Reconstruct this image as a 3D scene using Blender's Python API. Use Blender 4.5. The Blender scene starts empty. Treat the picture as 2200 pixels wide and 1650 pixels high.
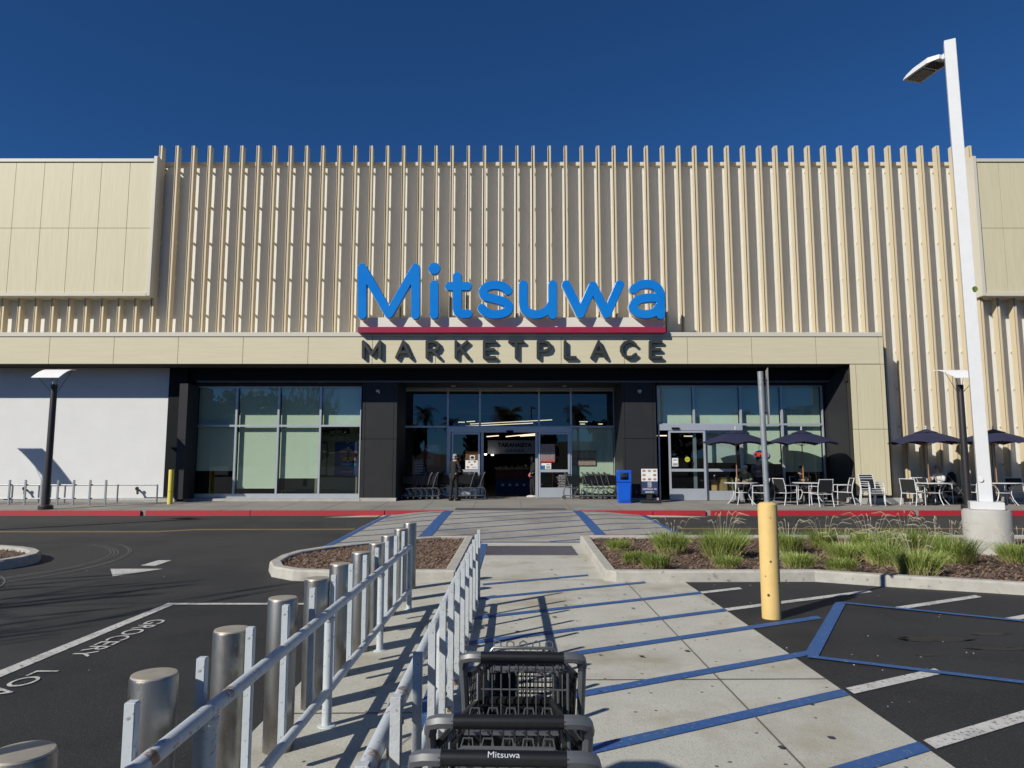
import bpy, bmesh, math, random
import numpy as np
from mathutils import Vector, Matrix, noise as mnoise
from math import sin, cos, pi, radians, atan, atan2, tan, sqrt
random.seed(7)
S = bpy.context.scene
COL = S.collection
# ------------------------------------------------------------------ camera
FPX, HZ, CH = 1526.0, 995.0, 1.65
PITCH = atan((HZ-825)/FPX)
cd = bpy.data.cameras.new('camera'); cam = bpy.data.objects.new('camera', cd); COL.objects.link(cam)
cd.sensor_width = 36.0; cd.lens = FPX/2200*36.0; cd.clip_start = .05; cd.clip_end = 3000
cam.location = (0, 0, CH); cam.rotation_euler = (pi/2+PITCH, 0, 0)
S.camera = cam
# ------------------------------------------------------------------ light
SUNV = Vector((-1.17, -1.04, 1.0)).normalized()      # towards the sun
w = bpy.data.worlds.new('World'); S.world = w; w.use_nodes = True
nt = w.node_tree; nt.nodes.clear()
wo = nt.nodes.new('ShaderNodeOutputWorld'); bg = nt.nodes.new('ShaderNodeBackground'); sky = nt.nodes.new('ShaderNodeTexSky')
sky.sky_type = 'NISHITA'; sky.sun_disc = False
sky.sun_elevation = math.asin(SUNV.z); sky.sun_rotation = atan2(SUNV.x, SUNV.y) % (2*pi)
sky.altitude = 900; sky.air_density = .75; sky.dust_density = 0.0; sky.ozone_density = 6.0
bg.inputs[1].default_value = .078
tn = nt.nodes.new('ShaderNodeMix'); tn.data_type = 'RGBA'; tn.blend_type = 'MULTIPLY'; tn.inputs[0].default_value = 1; tn.inputs[7].default_value = (.38, .76, 1.04, 1)
nt.links.new(sky.outputs[0], tn.inputs[6]); nt.links.new(tn.outputs[2], bg.inputs[0]); nt.links.new(bg.outputs[0], wo.inputs[0])
sl = bpy.data.lights.new('sun', 'SUN'); sl.energy = 4.9; sl.angle = radians(.5); sl.color = (1, .955, .865)
so = bpy.data.objects.new('sun', sl); COL.objects.link(so); so.rotation_euler = (-SUNV).to_track_quat('-Z', 'Y').to_euler()
S.view_settings.view_transform = 'Standard'; S.view_settings.look = 'None'; S.view_settings.exposure = 0.0; S.view_settings.gamma = 1
S.render.engine = 'CYCLES'
S.cycles.max_bounces = 7; S.cycles.transparent_max_bounces = 12; S.cycles.caustics_reflective = False; S.cycles.caustics_refractive = False

# ------------------------------------------------------------------ helpers
_R = np.array([1, 0, 0.]); _U = np.array([0, -sin(PITCH), cos(PITCH)]); _F = np.array([0, cos(PITCH), sin(PITCH)])
def P(px, py, Y):            # where the photo's pixel meets the upright plane at depth Y
    d = _F+(px-1100)/FPX*_R-(py-825)/FPX*_U; t = Y/d[1]
    return float(d[0]*t), float(CH+d[2]*t)
def PX(px, py, Y): return P(px, py, Y)[0]
def PZ(py, Y): return P(1100, py, Y)[1]
def sm(t): t = max(0., min(1., t)); return t*t*(3-2*t)
def gz(x, y):                # height of the road surface
    z = .05*sm((y-10)/11)
    wx = 1-sm((max(abs(x-.05)-2.1, 0))/2.3)
    return z+.148*wx*sm((y-15)/6.8)
YK = 22.0                    # kerb face
def sz(y): return .20+.10*max(0, min(1, (y-YK)/3.6))    # sidewalk height
ORG = {}
class MB:
    def __init__(s): s.v = []; s.f = []
    def box(s, x0, x1, y0, y1, z0, z1):
        n = len(s.v)
        s.v += [(x, y, z) for z in (z0, z1) for y in (y0, y1) for x in (x0, x1)]
        s.f += [tuple(n+i for i in q) for q in ((0, 2, 3, 1), (4, 5, 7, 6), (0, 1, 5, 4), (2, 6, 7, 3), (0, 4, 6, 2), (1, 3, 7, 5))]
        return s
    def quad(s, *p):
        n = len(s.v); s.v += [tuple(q) for q in p]; s.f.append(tuple(range(n, n+len(p)))); return s
    def hexa(s, bot, top):   # prism between two rings of equal length
        n = len(s.v); k = len(bot); s.v += [tuple(q) for q in bot]+[tuple(q) for q in top]
        s.f.append(tuple(n+i for i in reversed(range(k)))); s.f.append(tuple(n+k+i for i in range(k)))
        for i in range(k): j = (i+1) % k; s.f.append((n+i, n+j, n+k+j, n+k+i))
        return s
    def tube(s, pts, r, seg=8, cap=True, closed=False):
        pts = [Vector(p) for p in pts]; m = len(pts)
        rs = r if isinstance(r, (list, tuple)) else [r]*m
        up = None; rings = []
        for i, p in enumerate(pts):
            if closed: t = pts[(i+1) % m]-pts[i-1]
            else: t = pts[min(i+1, m-1)]-pts[max(i-1, 0)]
            if t.length < 1e-9: t = Vector((0, 0, 1))
            t.normalize()
            if up is None:
                a = Vector((0, 0, 1)) if abs(t.z) < .9 else Vector((0, 1, 0))
                up = (a-t*a.dot(t)).normalized()
            else:
                up = up-t*up.dot(t)
                if up.length < 1e-6: up = t.orthogonal()
                up.normalize()
            b = t.cross(up); n = len(s.v); o = pi/4 if seg == 4 else 0
            for k in range(seg):
                a = 2*pi*k/seg+o; q = p+up*cos(a)*rs[i]+b*sin(a)*rs[i]; s.v.append(tuple(q))
            rings.append(n)
        for i in range(m if closed else m-1):
            a, b2 = rings[i], rings[(i+1) % m]
            for k in range(seg): l = (k+1) % seg; s.f.append((a+k, a+l, b2+l, b2+k))
        if cap and not closed:
            s.f.append(tuple(rings[0]+k for k in reversed(range(seg)))); s.f.append(tuple(rings[-1]+k for k in range(seg)))
        return s
    def lathe(s, prof, cx=0, cy=0, seg=24):
        n = len(s.v); m = len(prof)
        for r, z in prof:
            for k in range(seg): a = 2*pi*k/seg; s.v.append((cx+r*cos(a), cy+r*sin(a), z))
        for i in range(m-1):
            for k in range(seg): l = (k+1) % seg; s.f.append((n+i*seg+k, n+i*seg+l, n+(i+1)*seg+l, n+(i+1)*seg+k))
        s.f.append(tuple(n+k for k in reversed(range(seg)))); s.f.append(tuple(n+(m-1)*seg+k for k in range(seg)))
        return s
    def wheel(s, c, r, wd, axis='x', seg=16):
        c = Vector(c); d = Vector((wd/2, 0, 0)) if axis == 'x' else Vector((0, wd/2, 0))
        return s.tube([c-d, c-d*.6, c+d*.6, c+d], [r*.85, r, r, r*.85], seg)
    def build(s, name, mat, parent=None, smooth=False, bevel=0):
        me = bpy.data.meshes.new(name); o = ORG.get(parent, Vector((0, 0, 0))) if parent else Vector((0, 0, 0))
        me.from_pydata([(x-o.x, y-o.y, z-o.z) for x, y, z in s.v], [], s.f); me.validate(); me.update()
        return link(name, me, mat, parent, smooth, bevel)
def link(name, me, mat, parent=None, smooth=False, bevel=0):
    if bevel:
        bm = bmesh.new(); bm.from_mesh(me)
        es = [e for e in bm.edges if len(e.link_faces) == 2 and e.calc_face_angle(0) > .6]
        bmesh.ops.bevel(bm, geom=es, offset=bevel, segments=2, affect='EDGES', clamp_overlap=True); bm.to_mesh(me); bm.free()
    if smooth:
        for p in me.polygons: p.use_smooth = True
        try: me.set_sharp_from_angle(angle=radians(40))
        except Exception: pass
    for m in (mat if isinstance(mat, (list, tuple)) else [mat]): me.materials.append(m)
    ob = bpy.data.objects.new(name, me); COL.objects.link(ob)
    if parent: ob.parent = parent; ORG[ob] = ORG.get(parent, Vector((0, 0, 0)))
    return ob
def tag(o, label, cat, group=None, kind=None):
    if label: o['label'] = label
    if cat: o['category'] = cat
    if group: o['group'] = group
    if kind: o['kind'] = kind
    return o
def thing(name, label, cat, loc=(0, 0, 0), rz=0, group=None):
    o = bpy.data.objects.new(name, None); COL.objects.link(o); o.location = loc; o.rotation_euler = (0, 0, rz)
    o.empty_display_size = .1; ORG[o] = Vector(loc); return tag(o, label, cat, group)
def local(name, label, cat, group=None):     # built round the origin, placed later
    o = thing(name, label, cat, (0, 0, 0), 0, group); return o
def dup(root, loc, rz, label, scale=None):
    def cp(o, par):
        c = o.copy(); COL.objects.link(c)
        if par: c.parent = par
        for ch in kids.get(o, []): cp(ch, c)
        return c
    kids = {}
    for o in list(root.children_recursive): kids.setdefault(o.parent, []).append(o)
    r = cp(root, None); r.location = loc; r.rotation_euler = (0, 0, rz)
    if label: r['label'] = label
    if scale: r.scale = scale if isinstance(scale, tuple) else (scale,)*3
    return r
def place(root, loc, rz=0, label=None):
    root.location = loc; root.rotation_euler = (0, 0, rz)
    if label: root['label'] = label
    return root
# ------------------------------------------------------------------ materials
MC = {}
def M(name, c1, c2=None, scale=3., rough=.8, metal=0., bump=0., bscale=60., stretch=(1, 1, 1), spec=.5, speck=None, spots=None, rust=None, big=None):
    if name in MC: return MC[name]
    m = bpy.data.materials.new(name); m.use_nodes = True; MC[name] = m
    n = m.node_tree.nodes; L = m.node_tree.links; b = n['Principled BSDF']
    b.inputs['Roughness'].default_value = rough; b.inputs['Metallic'].default_value = metal
    b.inputs['Specular IOR Level'].default_value = spec
    tc = n.new('ShaderNodeTexCoord'); mp = n.new('ShaderNodeMapping'); mp.inputs['Scale'].default_value = stretch
    L.new(tc.outputs['Object'], mp.inputs[0])
    col = None
    def noise(sc, det=5, ro=.6, src=mp):
        q = n.new('ShaderNodeTexNoise'); q.inputs['Scale'].default_value = sc; q.inputs['Detail'].default_value = det
        q.inputs['Roughness'].default_value = ro; L.new(src.outputs[0], q.inputs['Vector']); return q.outputs['Fac']
    def ramp(f, a, b_):
        r = n.new('ShaderNodeMapRange'); r.inputs[1].default_value = a; r.inputs[2].default_value = b_; L.new(f, r.inputs[0]); return r.outputs[0]
    def mix(f, A, B):
        x = n.new('ShaderNodeMix'); x.data_type = 'RGBA'
        L.new(f, x.inputs[0])
        for s_, v in ((6, A), (7, B)):
            if isinstance(v, tuple): x.inputs[s_].default_value = (*v, 1)
            else: L.new(v, x.inputs[s_])
        return x.outputs[2]
    if c2: col = mix(ramp(noise(scale), .3, .7), c1, c2)
    else: col = c1
    if big: col = mix(ramp(noise(big[0], 4), big[2], big[3]), col, big[1])
    if speck: col = mix(ramp(noise(speck[0], 2), speck[2], speck[3]), col, speck[1])
    if spots:                     # (scale, colour, size)
        v = n.new('ShaderNodeTexVoronoi'); v.voronoi_dimensions = '2D' if len(spots) == 3 else '3D'; v.inputs['Scale'].default_value = spots[0]; L.new(mp.outputs[0], v.inputs['Vector'])
        col = mix(ramp(v.outputs['Distance'], spots[2], spots[2]*.7), col, spots[1])
    if rust: col = mix(ramp(noise(rust[0], 6, .7), rust[1], rust[1]+.05), col, (.22, .10, .04))
    if isinstance(col, tuple): b.inputs['Base Color'].default_value = (*col, 1)
    else: L.new(col, b.inputs['Base Color'])
    if bump:
        bp = n.new('ShaderNodeBump'); bp.inputs['Strength'].default_value = bump; bp.inputs['Distance'].default_value = .01
        L.new(noise(bscale, 4), bp.inputs['Height']); L.new(bp.outputs[0], b.inputs['Normal'])
    return m
def EM(name, c, s):
    m = bpy.data.materials.new(name); m.use_nodes = True; b = m.node_tree.nodes['Principled BSDF']
    b.inputs['Base Color'].default_value = (*c, 1); b.inputs['Emission Color'].default_value = (*c, 1); b.inputs['Emission Strength'].default_value = s
    return m
def glass(name, tint, refl, rough=0.0):
    m = bpy.data.materials.new(name); m.use_nodes = True; n = m.node_tree.nodes; L = m.node_tree.links; n.clear()
    o = n.new('ShaderNodeOutputMaterial'); mx = n.new('ShaderNodeMixShader'); t = n.new('ShaderNodeBsdfTransparent'); g = n.new('ShaderNodeBsdfGlossy')
    lw = n.new('ShaderNodeLayerWeight'); lw.inputs[0].default_value = .5; f = n.new('ShaderNodeMath'); f.operation = 'POWER'; f.inputs[1].default_value = 4.0; L.new(lw.outputs['Facing'], f.inputs[0]); a = n.new('ShaderNodeMath'); a.operation = 'ADD'; a.inputs[1].default_value = refl
    t.inputs[0].default_value = (*tint, 1); g.inputs[0].default_value = (.95, .97, 1, 1); g.inputs['Roughness'].default_value = rough
    L.new(f.outputs[0], a.inputs[0]); L.new(a.outputs[0], mx.inputs[0]); L.new(t.outputs[0], mx.inputs[1]); L.new(g.outputs[0], mx.inputs[2]); L.new(mx.outputs[0], o.inputs[0])
    return m
m_cream = M('cream_cladding', (.66, .60, .40), (.60, .54, .36), 2.2, .55, bump=.05, bscale=90, stretch=(9, 1, .5))
m_fascia = M('cream_fascia', (.66, .60, .41), (.59, .54, .37), 2.0, .55, bump=.05, bscale=90, stretch=(.5, 1, 9))
m_fin = M('fin_metal', (.69, .58, .39), (.64, .54, .36), 1.5, .5, stretch=(3, 3, .6))
m_back = M('corrugated_wall_paint', (.76, .76, .72), (.71, .71, .67), 1.2, .75, bump=.05, stretch=(4, 1, .4))
m_coping = M('coping_metal', (.62, .58, .48), None, rough=.45)
m_stucco = M('stucco', (.74, .74, .72), (.70, .70, .68), 1.3, .9, bump=.5, bscale=35)
m_dark = M('charcoal_panel', (.030, .030, .032), (.025, .025, .027), 2, .5, spec=.25)
m_black = M('black_metal', (.005, .006, .008), None, rough=.55, spec=.15)
m_joint = M('joint_dark', (.03, .028, .022), None, rough=.9)
m_alu = M('aluminium_frame', (.50, .53, .57), (.46, .49, .53), 3, .35, metal=.35)
m_white = M('white_powder_coat', (.66, .66, .66), (.61, .62, .63), 6, .4)
m_plinth = M('plinth_concrete', (.46, .45, .41), (.36, .35, .32), 3, .9, bump=.2)
m_asph = M('asphalt', (.030, .030, .029), (.040, .039, .037), .35, .85, bump=.8, bscale=150, speck=(150, (.13, .128, .12), .60, .70), big=(.35, (.020, .020, .021), .46, .58))
m_patch = M('dark_asphalt', (.017, .017, .018), (.023, .023, .024), .8, .8, bump=.9, bscale=170, speck=(150, (.12, .118, .11), .60, .70), big=(.9, (.011, .011, .012), .48, .62))
m_conc = M('walkway_concrete', (.54, .525, .455), (.45, .44, .375), 1.6, .9, bump=.5, bscale=110, speck=(95, (.33, .31, .27), .54, .70), big=(.9, (.37, .335, .25), .50, .66), spots=(2.2, (.09, .085, .075), .03))
m_xw = M('crosswalk_concrete', (.36, .34, .30), (.29, .275, .24), .8, .9, bump=.2, bscale=120, big=(.4, (.20, .19, .17), .5, .7), spots=(1.5, (.08, .075, .07), .05))
m_side = M('sidewalk_concrete', (.30, .28, .245), (.24, .225, .20), .9, .9, bump=.2, bscale=100, big=(.35, (.19, .18, .16), .5, .7))
m_kerb = M('kerb_concrete', (.48, .46, .40), (.36, .34, .30), 5, .9, bump=.5, bscale=60, big=(9, (.16, .15, .13), .62, .75))
m_red = M('red_kerb_paint', (.42, .012, .022), (.36, .02, .03), 3, .55, speck=(9, (.26, .06, .06), .60, .72))
m_blue = M('blue_line_paint', (.022, .085, .27), (.035, .105, .27), 5, .7, speck=(34, (.20, .22, .25), .60, .74), big=(1.2, (.04, .10, .22), .55, .7))
m_wpaint = M('white_line_paint', (.60, .59, .55), (.50, .49, .46), 5, .75, speck=(34, (.14, .14, .14), .56, .68), big=(2.5, (.38, .37, .35), .5, .7))
m_ypaint = M('yellow_line_paint', (.42, .29, .12), (.34, .24, .11), 5, .8)
m_mulch = M('bark_mulch', (.07, .046, .034), (.14, .092, .066), 30, .95, bump=1, bscale=60)
m_chip = M('bark_chip', (.24, .155, .105), (.09, .056, .04), 25, .9)
m_steel = M('brushed_steel', (.33, .315, .29), (.24, .225, .20), 2.5, .37, metal=.9, stretch=(2, 2, .8), bump=.12, bscale=90, big=(3.5, (.12, .10, .075), .50, .72), speck=(40, (.34, .33, .31), .62, .75))
m_cap = M('dull_cap_metal', (.46, .42, .34), (.36, .32, .26), 14, .5, metal=.35)
m_rail = M('blue_white_paint', (.47, .52, .56), (.52, .56, .58), 6, .45, bump=.1, bscale=50, rust=(5, .605), speck=(45, (.25, .22, .2), .62, .72))
m_rusty = M('rusty_paint', (.54, .57, .58), (.47, .49, .49), 9, .55, bump=.25, bscale=60, rust=(6, .555), speck=(70, (.30, .2, .13), .66, .72))
m_yel = M('faded_yellow_paint', (.74, .52, .19), (.66, .46, .17), 5, .6, bump=.25, bscale=30, spots=(6, (.05, .03, .02), .12, 3), rust=(5, .63))
m_yel2 = M('yellow_post_paint', (.66, .56, .08), None, rough=.5)
m_galv = M('galvanised_steel', (.33, .35, .36), (.23, .25, .27), 25, .5, metal=.35)
m_dkpole = M('dark_bronze_paint', (.028, .022, .022), (.022, .018, .018), 4, .45)
m_pconc = M('pole_base_concrete', (.47, .46, .42), (.36, .345, .31), 2.5, .9, bump=.4, bscale=40, stretch=(1, 1, .4))
m_blk = M('black_plastic', (.007, .007, .008), (.011, .011, .012), 20, .42)
m_grey = M('grey_plastic', (.105, .11, .12), (.085, .09, .10), 8, .4)
m_wire = M('grey_wire', (.15, .155, .165), None, rough=.35, metal=.5)
m_rub = M('rubber', (.02, .02, .02), None, rough=.8)
m_chrome = M('galvanised_wire', (.5, .5, .5), None, rough=.25, metal=.9)
m_bin = M('blue_bin_plastic', (.008, .11, .62), (.008, .10, .56), 4, .35)
m_navy = M('navy_canvas', (.014, .017, .055), (.012, .014, .046), 3, .85, bump=.2, bscale=200)
m_wood = M('umbrella_wood', (.34, .17, .07), (.28, .14, .06), 6, .5)
m_sling = M('black_sling', (.012, .013, .014), None, rough=.7)
m_sblue = M('sign_blue', (.002, .175, .62), (.012, .215, .62), .7, .25)
m_sred = M('sign_red', (.34, .012, .045), (.28, .03, .06), 2.2, .35, stretch=(1, 1, 1))
m_swhite = M('sign_return', (.70, .68, .60), None, rough=.5)
m_sdark = M('sign_charcoal', (.034, .036, .034), None, rough=.45)
m_shade = M('roller_shade', (.80, .82, .76), (.77, .79, .73), 2, .95)
m_glass = glass('window_glass', (.72, .81, .72), .085)
m_glassd = glass('door_glass', (.60, .68, .66), .075)
m_skin = M('skin', (.42, .25, .17), None, rough=.6)
m_cblk = M('black_cloth', (.012, .012, .014), None, rough=.9)
m_cgry = M('dark_grey_cloth', (.014, .014, .017), None, rough=.9)
m_cwht = M('white_cloth', (.62, .60, .58), None, rough=.9)
m_coliv = M('olive_cloth', (.16, .16, .09), None, rough=.9)
m_cpat = M('patterned_cloth', (.05, .05, .06), (.22, .21, .22), 40, .9)
m_pink = M('pink_cloth', (.75, .10, .22), None, rough=.9)
m_hairg = M('grey_hair', (.30, .30, .30), None, rough=.9)
m_hairb = M('dark_hair', (.015, .012, .01), None, rough=.8)
m_denim = M('dark_denim', (.02, .025, .04), None, rough=.9)
m_paper = M('white_paper', (.78, .78, .76), None, rough=.8)
m_pred = M('poster_red', (.55, .03, .03), None, rough=.6)
m_pblue = M('poster_blue', (.03, .05, .22), (.02, .03, .14), 4, .5)
m_lt = EM('ceiling_light_tube', (1, .80, .58), 1.5)
m_spot = EM('spot_lamp', (1, .93, .85), 6)

# ------------------------------------------------------------------ ground sheets
def drape(name, poly, off, mat, kind='structure', parent=None, step=1.0, hf=gz):
    bm = bmesh.new(); f = bm.faces.new([bm.verts.new((x, y, 0)) for x, y in poly])
    xs = [p[0] for p in poly]; ys = [p[1] for p in poly]
    for ax, lo, hi in ((0, min(xs), max(xs)), (1, max(min(ys), 9), max(ys))):
        k = math.ceil(lo/step)*step+.0371
        while k < hi:
            co = (k, 0, 0) if ax == 0 else (0, k, 0); no = (1, 0, 0) if ax == 0 else (0, 1, 0)
            if max(ys) > 9: bmesh.ops.bisect_plane(bm, geom=bm.verts[:]+bm.edges[:]+bm.faces[:], plane_co=co, plane_no=no)
            k += step
    bmesh.ops.triangulate(bm, faces=[g for g in bm.faces if len(g.verts) > 4])
    for v in bm.verts: v.co.z = hf(v.co.x, v.co.y)+off
    bmesh.ops.recalc_face_normals(bm, faces=bm.faces[:])
    if sum(g.normal.z for g in bm.faces) < 0: bmesh.ops.reverse_faces(bm, faces=bm.faces[:])
    me = bpy.data.meshes.new(name); bm.to_mesh(me); bm.free()
    o = link(name, me, mat, parent)
    if kind: o['kind'] = kind
    return o
def line(name, a, b, wd, off, mat, hf=gz, step=1.0):
    a = Vector(a); b = Vector(b); d = (b-a).normalized(); n = Vector((-d.y, d.x))*wd/2
    return drape(name, [a-n, b-n, b+n, a+n], off, mat, hf=hf, step=step)
def grid():
    xs = [-400, -200, -100, -60, -40, -30, -24]+[x*.75 for x in range(-28, 29)]+[24, 30, 40, 60, 100, 200, 400]
    ys = [-400, -200, -100, -60, -30, -12, -4, 0, 4, 8]+[9+.4*i for i in range(0, 34)]+[23.5, 26, 30, 45, 80, 200, 600]
    b = MB(); nx = len(xs)
    for y in ys:
        for x in xs: b.v.append((x, y, gz(x, min(y, YK+.2)) if y <= YK+1.2 else -.05 if y > 23 else 0))
    for j in range(len(ys)-1):
        for i in range(nx-1): q = j*nx+i; b.f.append((q, q+1, q+nx+1, q+nx))
    o = b.build('ground', m_asph); o['kind'] = 'structure'
grid()
ISL = [(-.78, 10.22), (-2.55, 10.18), (-3.1, 10.28), (-3.5, 10.62), (-3.74, 11.2), (-3.80, 11.9), (-3.72, 12.5), (-3.4, 13.1), (-2.7, 13.9), (-2.1, 14.45), (-1.5, 14.85), (-.78, 14.95)]
IR = [(1.42, 15.0), (1.36, 12.6), (1.31, 10.26), (1.46, 10.17), (2.4, 10.17), (4.25, 10.2), (4.9, 9.85), (6.1, 9.33), (8.2, 8.35), (10.5, 7.2), (16, 4.6), (20, 3.2), (22, 8), (22, 15.0), (12, 15.0), (5, 15.0)]
drape('walkway', [(-1.6, -3), (2.41, -3), (2.41, 10.17), (1.36, 10.17), (1.46, 15.0), (-.78, 15.0), (-.66, 10.21), (-1.6, 10.21)], .004, m_conc)
drape('parking_bay', [(-3.95, 2.), (-3.95, 8.55), (-1.6, 8.55), (-1.6, -3), (-3.95, -3)], .004, m_patch)
drape('parking_lot', [(2.41, -3), (12, -3), (16, 3.9), (10.5, 6.9), (6.1, 9.1), (4.9, 9.6), (4.25, 10.1), (2.41, 10.1)], .004, m_patch)
drape('crosswalk', [(-3.7, 12.45), (-.72, 15.0), (1.46, 15.0), (3.75, 15.0), (4.0, YK-.02), (-3.85, YK-.02)], .004, m_xw, step=.5)
# walkway joints
m_jt = M('concrete_joint', (.13, .12, .10), None, rough=.95)
for a, b in (((1.585, 0), (1.585, 10.15)), ((-.6, 5.62), (2.4, 5.66)), ((-1.58, 4.9), (-.6, 4.92)), ((-.7, 10.3), (1.3, 10.3)), ((-1.58, 7.4), (-.6, 7.4)), ((-.55, 2.6), (2.4, 2.6))):
    line('pavement_joint', a, b, .014, .009, m_jt, step=3)
random.seed(11)
def crack(pts, wd=.006):
    for a, b in zip(pts, pts[1:]): line('pavement_crack', a, b, wd, .0095, m_jt, step=9)
def wander(x, y, dx, dy, n, st=.07):
    p = [(x, y)]
    for i in range(n): x += dx*st+random.gauss(0, .022); y += dy*st+random.gauss(0, .012); p.append((x, y))
    return p
crack(wander(-.78, 2.6, .02, 1, 34)); crack(wander(-1.05, 5.2, .25, 1, 12), .004); crack(wander(1.75, 3.4, -.3, 1, 9), .004); crack(wander(-.9, 4.6, .4, .6, 8), .004)
m_oil = M('oil_stain', (.008, .008, .009), (.014, .014, .015), 6, .55)
def blot(x, y, rx, ry, mat, nm, off, seed):
    random.seed(seed); pts = [(x+rx*cos(a*pi/12)*random.uniform(.55, 1.15), y+ry*sin(a*pi/12)*random.uniform(.55, 1.15)) for a in range(24)]
    drape(nm, pts, off, mat, step=9)
for i, (x, y, rx, ry) in enumerate(((4.0, 6.9, .35, .12), (4.35, 6.55, .30, .07), (4.6, 7.1, .22, .06), (3.6, 6.35, .12, .05), (4.9, 6.2, .3, .05), (3.75, 5.1, .2, .05))): blot(x, y, rx, ry, m_oil, 'oil_stain', .0065, i)
random.seed(5)
m_gum = M('gum_spot', (.055, .05, .048), None, rough=.7)
for i in range(48):
    x, y = random.uniform(-.35, 2.38), random.uniform(3.9, 12.6); q = random.uniform(.010, .024)
    if y > 10.1 and x > 1.25: continue
    drape('gum_spot', [(x+q*1.1*cos(a*pi/4), y+q*random.uniform(.6, 1.1)*sin(a*pi/4)) for a in range(8)], .0155, m_gum, step=9)
m_litter = M('pale_pebble', (.5, .48, .44), None)
b = MB()
for i in range(110):
    x, y = random.choice([(random.uniform(2.45, 6), random.uniform(4.4, 10)), (random.uniform(-9, -1.8), random.uniform(3, 14))]); q = random.uniform(.002, .006); z = gz(x, y)+.004
    b.hexa([(x-q, y-q, z), (x+q, y-q*.6, z), (x+q*.7, y+q, z), (x-q, y+q*.8, z)], [(x-q*.6, y-q*.5, z+q), (x+q*.6, y-q*.4, z+q), (x+q*.4, y+q*.5, z+q), (x-q*.5, y+q*.5, z+q)])
o = b.build('loose_grit', m_litter); tag(o, 'scattered pale grit lying on the dark asphalt', 'grit', kind='stuff')
# blue hatch lines and white lines
SL = .53
def hline(c, x0, x1, mat, wd=.115, off=.010):
    a = Vector((x0, c+SL*x0)); b = Vector((x1, c+SL*x1)); n = Vector((0, wd/2/cos(atan(SL))))
    return drape('pavement_marking', [a-n, b-n, b+n, a+n], off, mat, step=.7)
for k, c in enumerate([10.13, 9.12, 8.02, 6.96, 6.10, 5.035, 4.065, 3.08, 2.1, 1.1]):
    x0 = -.50; x1 = 2.41
    if k == 0: x1 = 1.12
    if k == 1: x1 = 1.85
    if k == 0: x0 = -.4
    hline(c, x0, x1, m_blue)
hline(8.02, 2.412, 3.02, m_wpaint); hline(6.96, 2.412, 4.62, m_wpaint); hline(6.10, 2.412, 3.30, m_blue); hline(5.035, 2.412, 2.62, m_blue)
hline(4.065, 2.45, 3.40, m_wpaint); hline(3.08, 2.45, 5.0, m_wpaint); hline(5.99, 4.40, 5.8, m_wpaint); hline(4.95, 5.25, 7.5, m_wpaint)
line('pavement_marking', (2.56, 6.30), (3.90, 8.66), .115, .014, m_blue); line('pavement_marking', (2.52, 6.27), (5.2, 4.80), .085, .018, m_blue)
line('pavement_marking', (3.88, 8.62), (7.0, 6.5), .085, .018, m_blue)
line('pavement_marking', (-.56, 4.6), (-.56, 14.6), .12, .014, m_blue)
# crosswalk paint
drape('crosswalk_marking', [(-2.06, 14.62), (-1.78, 14.9), (-1.78, YK-.05), (-2.06, YK-.05)], .012, m_blue, step=.5)
drape('crosswalk_marking', [(1.86, 15.0), (2.12, 15.0), (2.10, YK-.05), (1.84, YK-.05)], .012, m_blue, step=.5)
drape('crosswalk_marking', [(-3.70, 12.47), (-3.56, 12.62), (-3.66, YK-.05), (-3.80, YK-.05)], .012, m_blue, step=.5)
drape('crosswalk_marking', [(3.70, 15.0), (3.82, 15.0), (4.0, YK-.05), (3.88, YK-.05)], .012, m_blue, step=.5)
line('crosswalk_marking', (-.7, 14.93), (1.4, 14.93), .09, .012, m_blue)
for k in range(11):
    c = 12.3+k*1.15
    x0, x1 = -3.6, 3.8; s_ = .58
    pts = []
    for t in range(60):
        x = x0+(x1-x0)*t/59; y = c+s_*x
        lo = 12.7 if x < -3.3 else (12.5+(x+3.7)*.86 if x < -.75 else 15.02)
        if lo < y < YK-.06: pts.append((x, y))
    if len(pts) > 2: line('crosswalk_marking', pts[0], pts[-1], .085, .009, m_blue, step=.5)
# tactile mat
b = MB(); 
x0, x1, y0, y1 = -.50, 1.18, 12.95, 14.3
m_mat = M('tactile_mat', (.12, .11, .13), (.09, .085, .10), 6, .8)
b.box(x0, x1, y0, y1, gz(0, 13)+.0, gz(0, 13.6)+.012)
for i in range(40):
    xx = x0+.02+i*(x1-x0-.04)/39
    b.box(xx-.010, xx+.010, y0+.03, y1-.03, gz(0, 13), gz(0, 13.6)+.020)
tag(b.build('tactile_mat', m_mat), 'grey ribbed tactile paving mat at the foot of the crosswalk', 'tactile mat')
b = MB()
for i in range(56): xx = -1.75+i*.062; b.box(xx-.02, xx+.02, 22.25, 23.0, .19, sz(22.9)+.006)
tag(b.build('tactile_mat', m_mat), 'grey ribbed tactile paving mat on the sidewalk before the store doors', 'tactile mat')
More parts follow.
